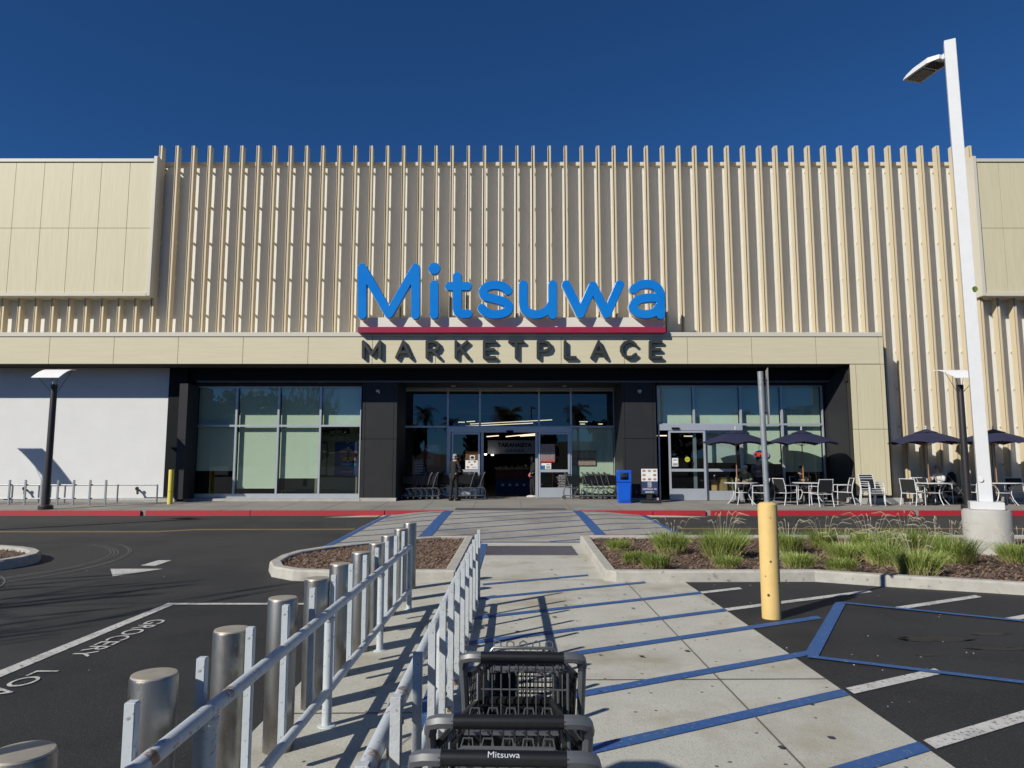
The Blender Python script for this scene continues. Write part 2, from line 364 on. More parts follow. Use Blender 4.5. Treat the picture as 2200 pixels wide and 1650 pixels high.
# road lines
for d in (0, .16):
    pts = [(-40, 16.9+d), (-8.4, 17.0+d), (-7.7, 17.5+d), (-3.85, 17.55+d)]
    for a, c in zip(pts, pts[1:]): line('road_marking', a, c, .07, .004, m_ypaint)
    line('road_marking', (4.1, 17.7+d), (40, 17.9+d), .07, .004, m_ypaint)
drape('road_marking', [(-3.95, 5.5), (-3.95, 8.62), (-4.06, 8.62), (-4.12, 1.), (-4.0, 1.)], .009, m_wpaint)
drape('road_marking', [(-4.06, 8.52), (-1.62, 8.52), (-1.62, 8.62), (-4.06, 8.62)], .010, m_wpaint)
drape('road_marking', [(-6.284, 11.364), (-5.838, 10.631), (-5.461, 11.364)], .006, m_wpaint)
drape('road_marking', [(-5.995, 11.718), (-5.736, 11.666), (-5.787, 12.323), (-6.008, 12.323)], .006, m_wpaint)
drape('road_patch', [(-5.6, 21.3), (-3.7, 21.3), (-3.6, YK-.02), (-4.6, YK-.02)], .006, m_conc); drape('road_patch', [(4.0, 21.2), (5.9, 21.5), (5.0, YK-.02), (4.0, YK-.02)], .006, m_conc)
# ------------------------------------------------------------------ text and stroke letters
def textmesh(s, size, ext=.0, align='CENTER', bold=0):
    c = bpy.data.curves.new('t', 'FONT'); c.body = s; c.size = size; c.extrude = ext; c.align_x = align; c.align_y = 'CENTER'; c.offset = bold
    o = bpy.data.objects.new('t', c); COL.objects.link(o); dg = bpy.context.evaluated_depsgraph_get(); dg.update()
    me = bpy.data.meshes.new_from_object(o.evaluated_get(dg)); bpy.data.objects.remove(o); return me
def text(s, size, loc, mat, parent, name='lettering', rot=(pi/2, 0, 0), sx=1, ext=0., bold=0, scz=1):
    me = textmesh(s, size, ext, bold=bold); mt = Matrix.Translation(Vector(loc)-ORG.get(parent, Vector((0, 0, 0))))
    from mathutils import Euler
    me.transform(mt @ Euler(rot).to_matrix().to_4x4() @ Matrix.Diagonal((sx, scz, 1, 1)))
    return link(name, me, mat, parent)
def catmull(p, k=8):
    out = []
    for i in range(len(p)-1):
        a = p[max(i-1, 0)]; b_ = p[i]; c = p[i+1]; d = p[min(i+2, len(p)-1)]
        for j in range(k):
            t = j/k
            out.append(tuple(.5*(2*b_[q]+(c[q]-a[q])*t+(2*a[q]-5*b_[q]+4*c[q]-d[q])*t*t+(3*b_[q]-a[q]-3*c[q]+d[q])*t**3) for q in (0, 1)))
    out.append(tuple(p[-1])); return out
def strokes(name, sts, r, mat, parent, Y, depth, bev=0.0, grow=0):     # sts in (x, z); flat rounded strokes standing at plane Y
    pts = [p for s_, _ in sts for p in s_]
    x0 = min(p[0] for p in pts)-2*r; x1 = max(p[0] for p in pts)+2*r; z0 = min(p[1] for p in pts)-2*r; z1 = max(p[1] for p in pts)+2*r
    h = r/5; nx = int((x1-x0)/h)+2; nz = int((z1-z0)/h)+2
    X, Z = np.meshgrid(x0+np.arange(nx)*h, z0+np.arange(nz)*h); D = np.full(X.shape, 9e9)
    for s_, rr in sts:
        rr = rr or r
        if len(s_) == 1: D = np.minimum(D, np.hypot(X-s_[0][0], Z-s_[0][1])-rr)
        for a, b_ in zip(s_, s_[1:]):
            dx, dz = b_[0]-a[0], b_[1]-a[1]; L2 = dx*dx+dz*dz+1e-12
            t = np.clip(((X-a[0])*dx+(Z-a[1])*dz)/L2, 0, 1); D = np.minimum(D, np.hypot(X-a[0]-t*dx, Z-a[1]-t*dz)-rr)
    D -= grow
    D[np.abs(D) < 1e-7] = 1e-7
    seg = {}
    def ip(j0, i0, j1, i1):
        a, b_ = D[j0, i0], D[j1, i1]; t = a/(a-b_)
        return (x0+h*(i0+(i1-i0)*t), z0+h*(j0+(j1-j0)*t))
    nxt = {}
    for j in range(nz-1):
        for i in range(nx-1):
            c = [D[j, i] < 0, D[j, i+1] < 0, D[j+1, i+1] < 0, D[j+1, i] < 0]; k = sum(c)
            if k in (0, 4): continue
            ed = [((j, i), (j, i+1)), ((j, i+1), (j+1, i+1)), ((j+1, i+1), (j+1, i)), ((j+1, i), (j, i))]
            ins = []; outs = []
            for q in range(4):
                if c[q] and not c[(q+1) % 4]: outs.append(ed[q])
                if not c[q] and c[(q+1) % 4]: ins.append(ed[q])
            for a, b_ in zip(outs, ins): nxt[tuple(sorted(a))] = (tuple(sorted(b_)))
    loops = []; used = set()
    for st in list(nxt):
        if st in used: continue
        lp = []; k = st
        while k in nxt and k not in used: used.add(k); lp.append(ip(*k[0], *k[1])); k = nxt[k]
        if len(lp) > 6: loops.append(lp)
    cu = bpy.data.curves.new('s', 'CURVE'); cu.dimensions = '2D'; cu.fill_mode = 'BOTH'; cu.extrude = depth/2; cu.bevel_depth = bev; cu.bevel_resolution = 1
    for lp in loops:
        sp = cu.splines.new('POLY'); sp.points.add(len(lp)-1); sp.use_cyclic_u = True
        for q, p in zip(sp.points, lp): q.co = (p[0], p[1], 0, 1)
    o = bpy.data.objects.new('s', cu); COL.objects.link(o); dg = bpy.context.evaluated_depsgraph_get(); dg.update()
    me = bpy.data.meshes.new_from_object(o.evaluated_get(dg)); bpy.data.objects.remove(o)
    me.transform(Matrix.Translation(Vector((0, Y+depth/2, 0))-ORG.get(parent, Vector((0, 0, 0)))) @ Matrix.Rotation(pi/2, 4, 'X'))
    return link(name, me, mat, parent)
# painted words in the bay (read from the road)
def ground_text(s, size, x, y, rz, sx):
    me = textmesh(s, size, bold=.0005); me.transform(Matrix.Translation((x, y, .0115)) @ Matrix.Rotation(rz, 4, 'Z') @ Matrix.Diagonal((sx, 1, 1, 1)))
    o = link('pavement_lettering', me, m_wpaint); o['kind'] = 'structure'
ground_text('GROCERY', .26, -3.72, 7.0, -pi/2, 1.22)
ground_text('LOADING', .26, -3.70, 5.12, -pi/2, 1.32)
# tyre marks
m_dust = M('tyre_dust', (.17, .17, .16), (.07, .07, .068), 14, .9)
def arc(cx, cy, r, a0, a1, wd, n=26, ex=1.0):
    b = MB()
    for i in range(n+1):
        a = radians(a0+(a1-a0)*i/n)
        for q in (-.5, .5):
            x = cx+(r+q*wd)*cos(a)*ex; y = cy+(r+q*wd)*sin(a); b.v.append((x, y, gz(x, y)+.008))
    for i in range(n): b.f.append((2*i, 2*i+1, 2*i+3, 2*i+2))
    o = b.build('tyre_mark', m_dust); o['kind'] = 'structure'
for d in (0, .06, .12): arc(-9.9, 11.9, 2.9+d, -75, 60, .018)
for d in (0, .05, .1, .15): arc(-9.4, 8.6, 2.6+d*1.3, 0, 75, .022)
for d in (0, .05, .1, .16): arc(-10.2, 8.9, 2.3+d, 10, 88, .02)
for d in (0, .04): arc(-10.6, 11.7, 3.9+d, -60, 48, .016)
# ------------------------------------------------------------------ kerbs and islands
def kerb(name, path, side, wd, h, mat, closed, label, hf=gz):
    pts = [Vector(p) for p in path]; n = len(pts); b = MB(); prof = [(-.012, 0), (0, h-.025), (.022, h), (wd-.02, h), (wd, h-.015), (wd, .02)]
    for i, p in enumerate(pts):
        if closed: a, c = pts[i-1], pts[(i+1) % n]
        else: a, c = pts[max(i-1, 0)], pts[min(i+1, n-1)]
        d1 = (p-a); d2 = (c-p)
        if d1.length < 1e-6: d1 = d2
        if d2.length < 1e-6: d2 = d1
        d1.normalize(); d2.normalize(); t = (d1+d2).normalized(); nn = Vector((-t.y, t.x))*side; k = 1/max(.5, sqrt((1+d1.dot(d2))/2))
        for o, z in prof: q = p+nn*o*k; b.v.append((q.x, q.y, hf(q.x, q.y)+z))
    m = len(prof)
    for i in range(n if closed else n-1):
        j = (i+1) % n
        for k in range(m-1): b.f.append((i*m+k, j*m+k, j*m+k+1, i*m+k+1) if side > 0 else (i*m+k+1, j*m+k+1, j*m+k, i*m+k))
    if not closed: b.f.append(tuple(range(m))); b.f.append(tuple((n-1)*m+k for k in range(m)))
    o = b.build(name, mat); return tag(o, label, 'kerb')
def inset(path, d):
    pts = [Vector(p) for p in path]; out = []; n = len(pts)
    ar = sum(pts[i-1].x*pts[i].y-pts[i].x*pts[i-1].y for i in range(n)); s_ = 1 if ar > 0 else -1
    for i in range(n):
        t = ((pts[i]-pts[i-1]).normalized()+(pts[(i+1) % n]-pts[i]).normalized()).normalized(); out.append(pts[i]+Vector((-t.y, t.x))*d*s_)
    return [(p.x, p.y) for p in out]
def ccw(p): return sum(p[i-1][0]*p[i][1]-p[i][0]*p[i-1][1] for i in range(len(p))) > 0
def densify(p, step=1.0):
    o = []
    for i in range(len(p)):
        a = Vector(p[i]); c = Vector(p[(i+1) % len(p)]); k = max(1, int((c-a).length/step))
        o += [tuple(a+(c-a)*j/k) for j in range(k)]
    return o
def inpoly(x, y, p):
    r = False
    for i in range(len(p)):
        (x1, y1), (x2, y2) = p[i-1], p[i]
        if (y1 > y) != (y2 > y) and x < (x2-x1)*(y-y1)/(y2-y1)+x1: r = not r
    return r
def island(path, klabel, mlabel, n_chip, nm):
    k = kerb('kerb', densify(path), 1 if ccw(path) else -1, .17, .15, m_kerb, True, klabel)
    ins = inset(path, .16)
    mu = drape('mulch_bed', ins, .085, m_mulch, kind='structure')
    b = MB(); xs = [p[0] for p in ins]; ys = [p[1] for p in ins]; c = 0
    while c < n_chip:
        x = random.uniform(min(xs), min(max(xs), 9.5)); y = random.uniform(min(ys), max(ys))
        if not inpoly(x, y, ins): continue
        c += 1; a = random.uniform(0, pi); l = random.uniform(.012, .045); wd = random.uniform(.006, .014); tz = random.uniform(-.012, .02); z = gz(x, y)+.088+random.uniform(0, .012)
        d = Vector((cos(a), sin(a), 0))*l; e = Vector((-sin(a), cos(a), 0))*wd; u = Vector((0, 0, tz)); p = Vector((x, y, z+.006))
        b.quad(p-d-e-u, p+d-e+u, p+d+e+u*1.4+Vector((0, 0, .004)), p-d+e-u*.4)
    o = b.build('mulch_chips', m_chip); tag(o, mlabel, 'mulch', kind='stuff')
island(ISL, 'rounded concrete kerb round the small mulch island behind the steel bollards', 'brown bark chips covering the small island behind the steel bollards', 9000, 'l')
island(IR, 'pale concrete kerb round the long planted island with grass clumps', 'brown bark mulch between the grass clumps', 14000, 'r')
LI = [(-10.4+2.55*cos(a*pi/14), 11.7+1.75*sin(a*pi/14)) for a in range(28)]
island(LI, 'rounded kerb of the mulch island cut by the left edge of the photo', 'bark mulch in the island at the left edge of the photo', 1500, 'll')
# red paint at the back of the two islands
def kp(name, pts, off, mat):
    b = MB()
    for (x, y), (x2, y2) in zip(pts, pts[1:]):
        b.quad((x, y, gz(x, y)+.152+off), (x2, y2, gz(x2, y2)+.152+off), (x2, y2+.05, gz(x2, y2)+.152+off), (x, y+.05, gz(x, y)+.152+off))
    o = b.build(name, mat); o['kind'] = 'structure'
kp('kerb_paint', [(1.40, 14.94), (5, 14.94)], .003, m_red); kp('kerb_paint', [(-1.9, 14.60), (-1.5, 14.79), (-.79, 14.88)], .003, m_red)
# ------------------------------------------------------------------ sidewalk and red kerb
b = MB(); xs = [-40, -20]+[x*1. for x in range(-16, 17)]+[20, 40]; ys = [YK+.16, 23, 24, 25, 26, 27, 28, 29]
for y in ys:
    for x in xs: b.v.append((x, y, sz(y) if y < 25.7 else .305))
nx = len(xs)
for j in range(len(ys)-1):
    for i in range(nx-1): q = j*nx+i; b.f.append((q, q+1, q+nx+1, q+nx))
o = b.build('sidewalk', m_side); o['kind'] = 'structure'
for x in [-15.2+1.55*i for i in range(22)]:
    line('sidewalk_joint', (x, YK+.17), (x, 25.5), .018, .003, m_jt, hf=lambda x, y: sz(y), step=1)
line('sidewalk_joint', (-40, 23.6), (40, 23.6), .018, .003, m_jt, hf=lambda x, y: sz(y), step=4)
line('sidewalk_joint', (-40, YK+.45), (40, YK+.45), .018, .003, m_jt, hf=lambda x, y: sz(y), step=4)
b = MB(); xk = -40
segs = [(-40, -20), (-20, -11.35), (-11.20, -8.0), (-7.99, -3.9), (-3.88, -1.95), (2.05, 4.3), (4.32, 5.92), (6.08, 12.3), (12.45, 20), (20, 40)]
for a, c in segs:
    b.hexa([(a, YK-.015, -.02), (c, YK-.015, -.02), (c, YK+.16, -.02), (a, YK+.16, -.02)], [(a, YK, .205), (c, YK, .205), (c, YK+.16, .207), (a, YK+.16, .207)])
o = b.build('kerb', m_red, bevel=.008); tag(o, 'long red painted kerb along the sidewalk in front of the store', 'kerb')
b = MB(); b.box(-1.95, 2.05, YK, YK+.16, .0, .203)
for a, c in ((-11.35, -11.2), (5.92, 6.08), (12.3, 12.45)): b.box(a, c, YK+.06, YK+.16, 0, .205)
o = b.build('flush_kerb', m_side); o['kind'] = 'structure'
# ------------------------------------------------------------------ the store building
YW, YF, YC, YD, YP, YG, YE = 25.6, 24.46, 24.95, 25.7, 25.75, 26.1, 27.9   # wall, fascia, cladding, header, pillars, windows, entrance
ZR = PZ(352, YW); ZF0 = PZ(782, YF); ZF1 = PZ(714, YF); GF = .30
XL, XR = -30.0, 30.0
bld = thing('store_building', 'wide cream supermarket with vertical metal fins and a dark recessed entrance', 'building', (0, YW, GF))
X0 = -12.40; X1 = PX(1835, 950, YF)                # recess opening
x_pl0, x_pl1 = PX(380, 950, 25.0), PX(398, 950, 25.0)
# shell behind everything
b = MB()
b.box(XL, XR, YW+.02, YW+.4, ZF0+.3, ZR-.001)      # upper wall
b.box(X1+.2, XR, YW+.02, YW+.4, .28, ZF0+.3-.001)
b.build('upper_wall', m_back, bld)
b = MB()                                            # fine ribs of the wall sheet
b.box(XL, -12.0, YW, YW+.018, ZF0+.8, ZR-.12)
b = MB(); b.box(XL, XR, YW-.06, YW+.42, ZR-.10, ZR+.05); b.build('coping', m_coping, bld, bevel=.01)
b = MB(); b.box(XL, -12.40, YW, YW+.4, .28, ZF0+.29); b.build('stucco_wall', m_stucco, bld)
b = MB(); b.box(XL, -12.36, YW-.03, YW+.0-.002, .28, .42); b.build('wall_base', m_plinth, bld)
b = MB(); b.box(XL, X1+.9, YF+.15, YW+.3, ZF0+.01, ZF0+.05); b.build('soffit', m_dark, bld)
# fins
finx = [-13.027+.6004*i for i in range(-28, 66)]
finm = None
for i, x in enumerate(finx):
    if x > 26: break
    for_low = x < -13.3 or x > 17.2
    top = ZR+.545 if not for_low else 7.85
    base = ZF1-.02 if x < X1+.95 else .42
    key = (for_low, x < X1+.95)
    b = MB(); yf, yb = 25.225, 25.485; wd = .062
    b.box(x-.056, x-.043, yf, yb, base, top); b.box(x-.004, x+.056, yf, yb, base, top); b.box(x-.0429, x-.0041, yf+.22, yb-.01, base, top-.02)
    z = 12.48
    while z > base+.2:
        if z < top: b.box(x-.03, x+.03, yb-.005, YW+.03, z-.03, z+.03)
        z -= 1.36
    b.build('fin', m_fin, bld)
# cladding boxes, left and right
def panels(name, xs, zs, y0, y1, mat, gap=.008, back=None):
    b = MB()
    for a, c in zip(xs, xs[1:]):
        for d, e in zip(zs, zs[1:]): b.box(a+gap, c-gap, y0, y0+.03, d+gap, e-gap)
    o = b.build(name, mat, bld)
    b = MB(); b.box(xs[0]+.003, xs[-1]-.003, y0+.028, y1, zs[0]+.003, zs[-1]-.003); b.build('panel_backing', m_joint if back is None else back, o)
    return o
zc0, zc1, zc2 = 7.72, 10.114, 12.60
panels('cladding_panel', [-30]+[-18.135-1.04*i for i in range(10, -1, -1)]+[-17.095, -16.055, -15.01, -13.97, -13.10], [zc0, zc1, zc2], YC, YW+.01, m_cream)
b = MB(); b.box(-30, -13.095, YC-.04, YW+.05, zc2+.003, zc2+.13); b.box(-13.09, -12.96, YC-.05, YW-.25, zc0-.12, zc2+.22); b.box(-30, -13.095, YC-.05, YW-.003, zc0-.13, zc0-.003)
b.build('cladding_trim', m_coping, bld, bevel=.008)
panels('cladding_panel', [16.98+.0, 17.80]+[17.80+1.04*i for i in range(1, 9)], [zc0, zc1, zc2], YC, YW+.01, m_cream)
b = MB(); b.box(17.0, 27, YC-.04, YW+.05, zc2+.003, zc2+.13); b.box(16.84, 16.975, YC-.05, YW-.1, zc0-.12, zc2+.22); b.box(16.98, 27, YC-.05, YW-.003, zc0-.13, zc0-.003)
b.build('cladding_trim', m_coping, bld, bevel=.008)
# fascia band and the pillar at its right end
fj = [-30, -27.3, -25.1, -22.85, -20.6, -18.36, -16.119, -13.873, -11.636, -9.373, -7.103, -4.865, -2.66, -0.487, 1.712, 3.908, 6.114, 8.352, 10.59, 12.79]
o = panels('fascia_panel', fj, [ZF0, ZF1-.16], YF, YW-.15, m_fascia)
b = MB(); b.box(-30, 12.93, YF-.03, YW-.12, ZF1-.155, ZF1); b.build('fascia_coping', m_coping, bld, bevel=.01)
b = MB(); b.box(12.795, 12.93, YF-.002, YW-.12, ZF0, ZF1-.158); b.build('fascia_end', m_fascia, bld)
zj = PZ(922, YF)
b = MB()
for z0_, z1_ in ((.56, zj-.008), (zj+.008, ZF0-.016)):
    b.box(X1+.20, 12.79, YF, YF+.03, z0_, z1_); b.box(12.806, 12.93, YF, YW+.0, z0_, z1_); b.box(X1+.0, X1+.184, YF, YF+.03, z0_, z1_)
b.build('end_pillar', m_cream, bld)
b = MB(); b.box(X1+.02, 12.90, YF+.028, YW+.01, .50, ZF0-.012); b.build('pillar_core', m_joint, bld)
b = MB(); b.box(X1-.06, 13.30, YF-.06, YW, .26, .47); b.build('plinth', m_plinth, bld, bevel=.01)
b = MB(); b.box(-13.0, -11.9, YF+.9, 25.55, .25, .45); b.build('plinth', m_plinth, bld, bevel=.01)
b = MB(); b.box(13.0, XR, YW-.10, YW+.01, .26, .42); b.build('wall_plinth', m_plinth, bld)
# header over the recess
zh = PZ(820, YD)
b = MB(); b.box(X0-.2, X1+.015, YD, YD+.35, zh, ZF0+.02); b.build('header', m_black, bld)
b = MB(); b.box(x_pl1, PX(1790, 820, YD), YD-.03, YD-.002, zh-.03, zh+.035); b.build('header_trim', m_alu if 0 else M('dark_trim', (.10, .10, .11), None, rough=.5), bld)
b = MB(); b.box(x_pl0, x_pl1, 25.0, 25.9, .40, PZ(824, 25.0)); b.build('dark_pilaster', m_dark, bld)
b = MB(); b.box(x_pl0+.005, x_pl1-.005, 24.997, 25.2, PZ(945, 25)-.008, PZ(945, 25)+.008); b.box(-12.42, x_pl0-.004, YW-.04, YW+.5, .30, ZF0+.0); b.box(x_pl1-.1, PX(422, 950, YG), YG-.1, YG+.3, .30, zh); b.build('reveal', m_black, bld)
# recess ceiling and its downlights
b = MB(); b.box(X0, X1, YD+.01, YE+.5, zh+.012, zh+.05); b.build('recess_ceiling', m_dark, bld)
for px, Y in ((500, 25.9), (688, 25.9), (974, 27.2), (1096, 27.2), (1213, 27.2), (1499, 25.9), (1686, 25.9)):
    x = PX(px, 826, Y); b = MB(); b.lathe([(.09, zh-.004), (.09, zh+.011)], x, Y, 16); b.build('downlight', M('downlight_lens', (.85, .83, .78), None, rough=.3), bld)
# dark pillars with panel joints
def pillar(px0, px1, seams, pj):
    x0, x1 = PX(px0, 950, YP), PX(px1, 950, YP); zj = PZ(pj, YP)
    cuts = [x0]+[PX(s_, 950, YP) for s_ in seams]+[x1]
    b = MB()
    for a, c in zip(cuts, cuts[1:]):
        for z0_, z1_ in ((.42, zj-.008), (zj+.008, zh-.002)): b.box(a+.006, c-.006, YP, YP+.04, z0_, z1_)
    b.box(x0+.002, x1-.002, YP+.036, YE+.1, .40, zh-.004)
    o = b.build('entrance_pillar', m_dark, bld)
    b = MB(); b.box(x0-.02, x1+.02, YP-.05, YP+.3, .26, .415); b.build('pillar_plinth', m_plinth, bld)
    return x0, x1
PL = pillar(777, 852, [783.5, 845], 943)
PR = pillar(1338, 1411, [1343, 1404], 942)
# splayed panel on the right of the entrance
xg = PX(1319, 950, YE)
b = MB(); b.hexa([(xg, YE, .31), (PR[0]+.02, YP+.05, .31), (PR[0]+.02, YE+.1, .31), (xg, YE+.1, .31)], [(xg, YE, zh), (PR[0]+.02, YP+.05, zh), (PR[0]+.02, YE+.1, zh), (xg, YE+.1, zh)]); b.build('splayed_panel', m_dark, bld)
xg2 = PX(868, 950, YE)
b = MB(); b.box(PL[1], xg2, YE-.05, YE+.1, .31, zh); b.build('side_panel', m_black, bld)
# right reveal
xr = PX(1766, 950, YG)
b = MB(); b.hexa([(xr+.03, YG, .31), (X1-.25, YG-.02, .31), (X1+.0, YF+.35, .31), (X1+.01, YG+.3, .31), (xr, YG+.3, .31)], [(xr+.03, YG, zh), (X1-.25, YG-.02, zh), (X1+.0, YF+.35, zh+.45), (X1+.01, YG+.3, zh), (xr, YG+.3, zh)])
for k in (.33, .66): pass
b.build('right_reveal', m_dark, bld)
b = MB(); b.box(X1-.03, X1+.30, YF+.2, YG+.35, zh-.1, ZF0+.03); b.box(X1-1.2, X1+.2, YG+.30, YG+.36, .3, ZF0); b.build('reveal_head', m_dark, bld)
b = MB(); b.box(xr+.45, xr+.52, YG-.26, YG-.05, .31, zh); b.build('reveal_frame', m_dark, bld)
# ---- windows
def frame(x0, x1, z0, z1, Y, t=.06, d=.12, mat=None, bot=None):
    b = MB(); bt = bot or t
    b.box(x0, x0+t, Y-d, Y, z0, z1); b.box(x1-t, x1, Y-d, Y, z0, z1); b.box(x0+t, x1-t, Y-d+.002, Y, z1-t, z1); b.box(x0+t, x1-t, Y-d+.002, Y, z0, z0+bt); return b
def window(x0, x1, z0, z1, Y, shade=None, t=.035, bot=None, gm=None, d=.10):
    o = frame(x0, x1, z0, z1, Y, t, d, bot=bot).build('window', m_alu, bld)
    b = MB(); b.quad((x0+t, Y-.03, z0+(bot or t)), (x1-t, Y-.03, z0+(bot or t)), (x1-t, Y-.03, z1-t), (x0+t, Y-.03, z1-t)); b.build('pane', gm or m_glass, o)
    if shade:
        b = MB(); b.box(x0+t+.01, x1-t-.01, Y+.10, Y+.106, shade, z1-.02); b.box(x0+t+.01, x1-t-.01, Y+.095, Y+.115, shade-.03, shade); b.build('roller_shade', m_shade, o)
    return o
zt, zm, zb = PZ(831, YG), PZ(915, YG), PZ(1070, YG)
WX = [PX(422, 889, YG), PX(510, 889, YG), PX(600, 889, YG), PX(690, 889, YG), PX(777, 889, YG)]
low = [PZ(1010, YG), PZ(1048, YG), PZ(1026, YG), None]
for i in range(4):
    window(WX[i], WX[i+1], zm, zt, YG, shade=zm+.03); window(WX[i], WX[i+1], zb, zm, YG, shade=low[i], bot=.16)
b = MB(); b.box(WX[0]-.4, PL[0], YG-.14, YG+.1, zt, zh); b.build('window_head', m_dark, bld)
b = MB(); b.box(WX[0]-.45, PL[0]-.0, YG-.42, YG+.2, .25, zb-.003); b.build('window_plinth', m_plinth, bld, bevel=.01)
# right hand window with the bakery door
VX = [PX(1411, 889, YG), PX(1489.5, 889, YG), PX(1590, 889, YG), PX(1678, 889, YG), PX(1766, 889, YG)]
zd = PZ(912, YG)
for i in range(4): window(VX[i], VX[i+1], zd, PZ(829, YG), YG, shade=zd+.03)
b = MB(); b.box(VX[0], X1, YG-.14, YG+.1, PZ(829, YG), zh); b.build('window_head', m_dark, bld)
window(VX[2], VX[3], .36, zd, YG, shade=PZ(995, YG)); window(VX[3], VX[4], .36, zd, YG, shade=PZ(1012, YG))
zdt = PZ(925, YG-.1); zdb = .315
b = MB(); b.box(VX[0], VX[2], YG-.22, YG-.005, zdt, zd-.003); b.build('door_header', m_alu, bld, bevel=.005)
b = MB(); b.box(PX(1444, 919, YG-.3), PX(1460, 919, YG-.3), YG-.27, YG-.222, PZ(922, YG-.3), PZ(918, YG-.3)); b.build('door_sensor', m_black, bld)
def door(x0, x1, z0, z1, Y, midz, bot=.42, d=.07, t=.07, gm=None):
    b = frame(x0, x1, z0, z1, Y, t, d, bot=bot); b.box(x0+t, x1-t, Y-d+.004, Y-.002, midz-.05, midz+.05)
    o = b.build('door', m_alu, bld)
    b = MB(); b.quad((x0+t, Y-.03, z0+bot), (x1-t, Y-.03, z0+bot), (x1-t, Y-.03, midz-.05), (x0+t, Y-.03, midz-.05)); b.quad((x0+t, Y-.03, midz+.05), (x1-t, Y-.03, midz+.05), (x1-t, Y-.03, z1-t), (x0+t, Y-.03, z1-t)); b.build('pane', gm or m_glassd, o)
    return o
zmid = PZ(1010, YG-.1)
b = MB(); b.box(VX[0], VX[0]+.05, YG-.2, YG-.01, .31, zdt); b.build('door_jamb', m_alu, bld)
d1 = door(PX(1437, 1000, YG-.14), PX(1516, 1000, YG-.14), zdb, zdt-.01, YG-.14, zmid)
d2 = door(PX(1516, 1000, YG-.04), VX[2]-.002, zdb, zdt-.012, YG-.04, zmid, bot=.34)
b = MB(); b.box(PX(1519, 1000, YG), PX(1586, 1000, YG), YG+.25, YG+.256, PZ(994, YG), zdt); b.build('roller_shade', m_shade, bld)
b = MB(); b.box(PX(1490, 1000, YG), PX(1497, 1000, YG), YG-.02, YG+.03, zdb, zdt); b.build('door_jamb', m_alu, bld)
# entrance glazing
EX = [PX(p, 880, YE) for p in (870, 962.7, 1031.4, 1157.7, 1226, 1319)]
e0, e1, e2 = PZ(917, YE), PZ(839, YE), zh
for i in range(5): window(EX[i], EX[i+1], e0, e1, YE, gm=m_glassd); window(EX[i], EX[i+1], e1, e2, YE, gm=m_glassd)
window(EX[0], EX[1], .33, e0, YE, gm=m_glassd, bot=.16); window(EX[4], EX[5], .36, e0, YE, shade=.5, bot=.05)
zdt2 = PZ(929, YE-.1)
b = MB(); b.box(EX[1], EX[4], YE-.26, YE-.002, zdt2, e0-.002); b.build('door_header', m_alu, bld, bevel=.005)
b = MB(); pass
for xa_, xb_, ya_ in ((EX[1], EX[1]+.12, YE-.2), (EX[4]-.10, EX[4], YE-.2), (PX(1033, 1000, YE), PX(1039, 1000, YE), YE-.06), (PX(1150, 1000, YE), PX(1156, 1000, YE), YE-.06)): b = MB(); b.box(xa_, xb_, ya_, YE, .31, zdt2); b.build('door_jamb', m_alu, bld)
b = MB(); b.box(PX(1088, 919, YE-.3), PX(1103, 919, YE-.3), YE-.31, YE-.262, PZ(930, YE-.3), PZ(925, YE-.3)); b.build('door_sensor', m_black, bld)
zmid2 = PZ(1011.5, YE-.16)
d3 = door(PX(970, 1000, YE-.16), PX(1031, 1000, YE-.16), .33, zdt2-.01, YE-.16, zmid2, bot=.38)
d4 = door(PX(1157, 1000, YE-.16), PX(1224, 1000, YE-.16), .33, zdt2-.01, YE-.16, zmid2, bot=.38)
# interior of the shop
m_int = M('interior_dark', (.05, .05, .05), (.035, .035, .035), 1, .9); m_flo = M('shop_floor', (.12, .115, .11), None, rough=.25); m_iw = M('interior_wall_paint', (.30, .28, .22), None, rough=.9)
b = MB(); b.box(-13, 13.0, YG+.16, 50, .24, .30); b.build('shop_floor', m_flo, bld)
b = MB(); b.box(-13, 13.0, YG+.4, 50, 4.75, 4.9); b.build('shop_ceiling', m_int, bld)
b = MB(); b.box(-13, 13.0, 49.9, 50.2, .24, 4.8); b.box(-13.2, -13, YG+.3, 50, .24, 4.9); b.box(13., 13.2, YG+.3, 50, .24, 4.9); b.box(PL[0]-.3, PL[0]-.1, YG+.4, 34, .3, 4.75); b.box(PR[1]+.02, PR[1]+.1, YE+.4, 36, .3, 4.75); b.build('inner_wall', m_int, bld)
b = MB(); b.box(WX[3]-1.6, WX[4]+.0, YG+1.1, YG+1.2, .3, 4.7); b.build('inner_wall', m_iw, bld)
for a_, c_, Y_ in (((992, 916), (1145, 909), 42), ((1010, 911), (1186, 902), 46), ((985, 907), (998, 907), 44), ((1003, 906), (1020, 905), 45), ((1245, 906), (1262, 906), 43), ((1247, 911), (1256, 911), 41), ((1286, 911), (1294, 911), 41), ((1046, 938), (1071, 936), 38), ((1087, 938), (1150, 932), 38), ((1118, 937), (1150, 935), 36), ((1412, 936), (1432, 936), 34), ((1470, 937), (1488, 937), 34)):
    (xa_, za_), (xb_, zb_) = P(*a_, Y_), P(*c_, Y_-1.5)
    b = MB(); b.tube([(xa_, Y_, za_), (xb_, Y_-1.5, zb_)], .024, 6); b.build('tube_light', m_lt, bld)
b = MB()
for x in (-2.1, -1.0, -.3, .5, 1.2): b.lathe([(.045, 3.05), (.05, 3.1)], x, 31.5, 10)
for x, z in ((-1.15, 2.0), (-.85, 1.98)): b.lathe([(.05, z), (.06, z+.05)], x, 31.0, 10)
b.build('spot_light', m_spot, bld)
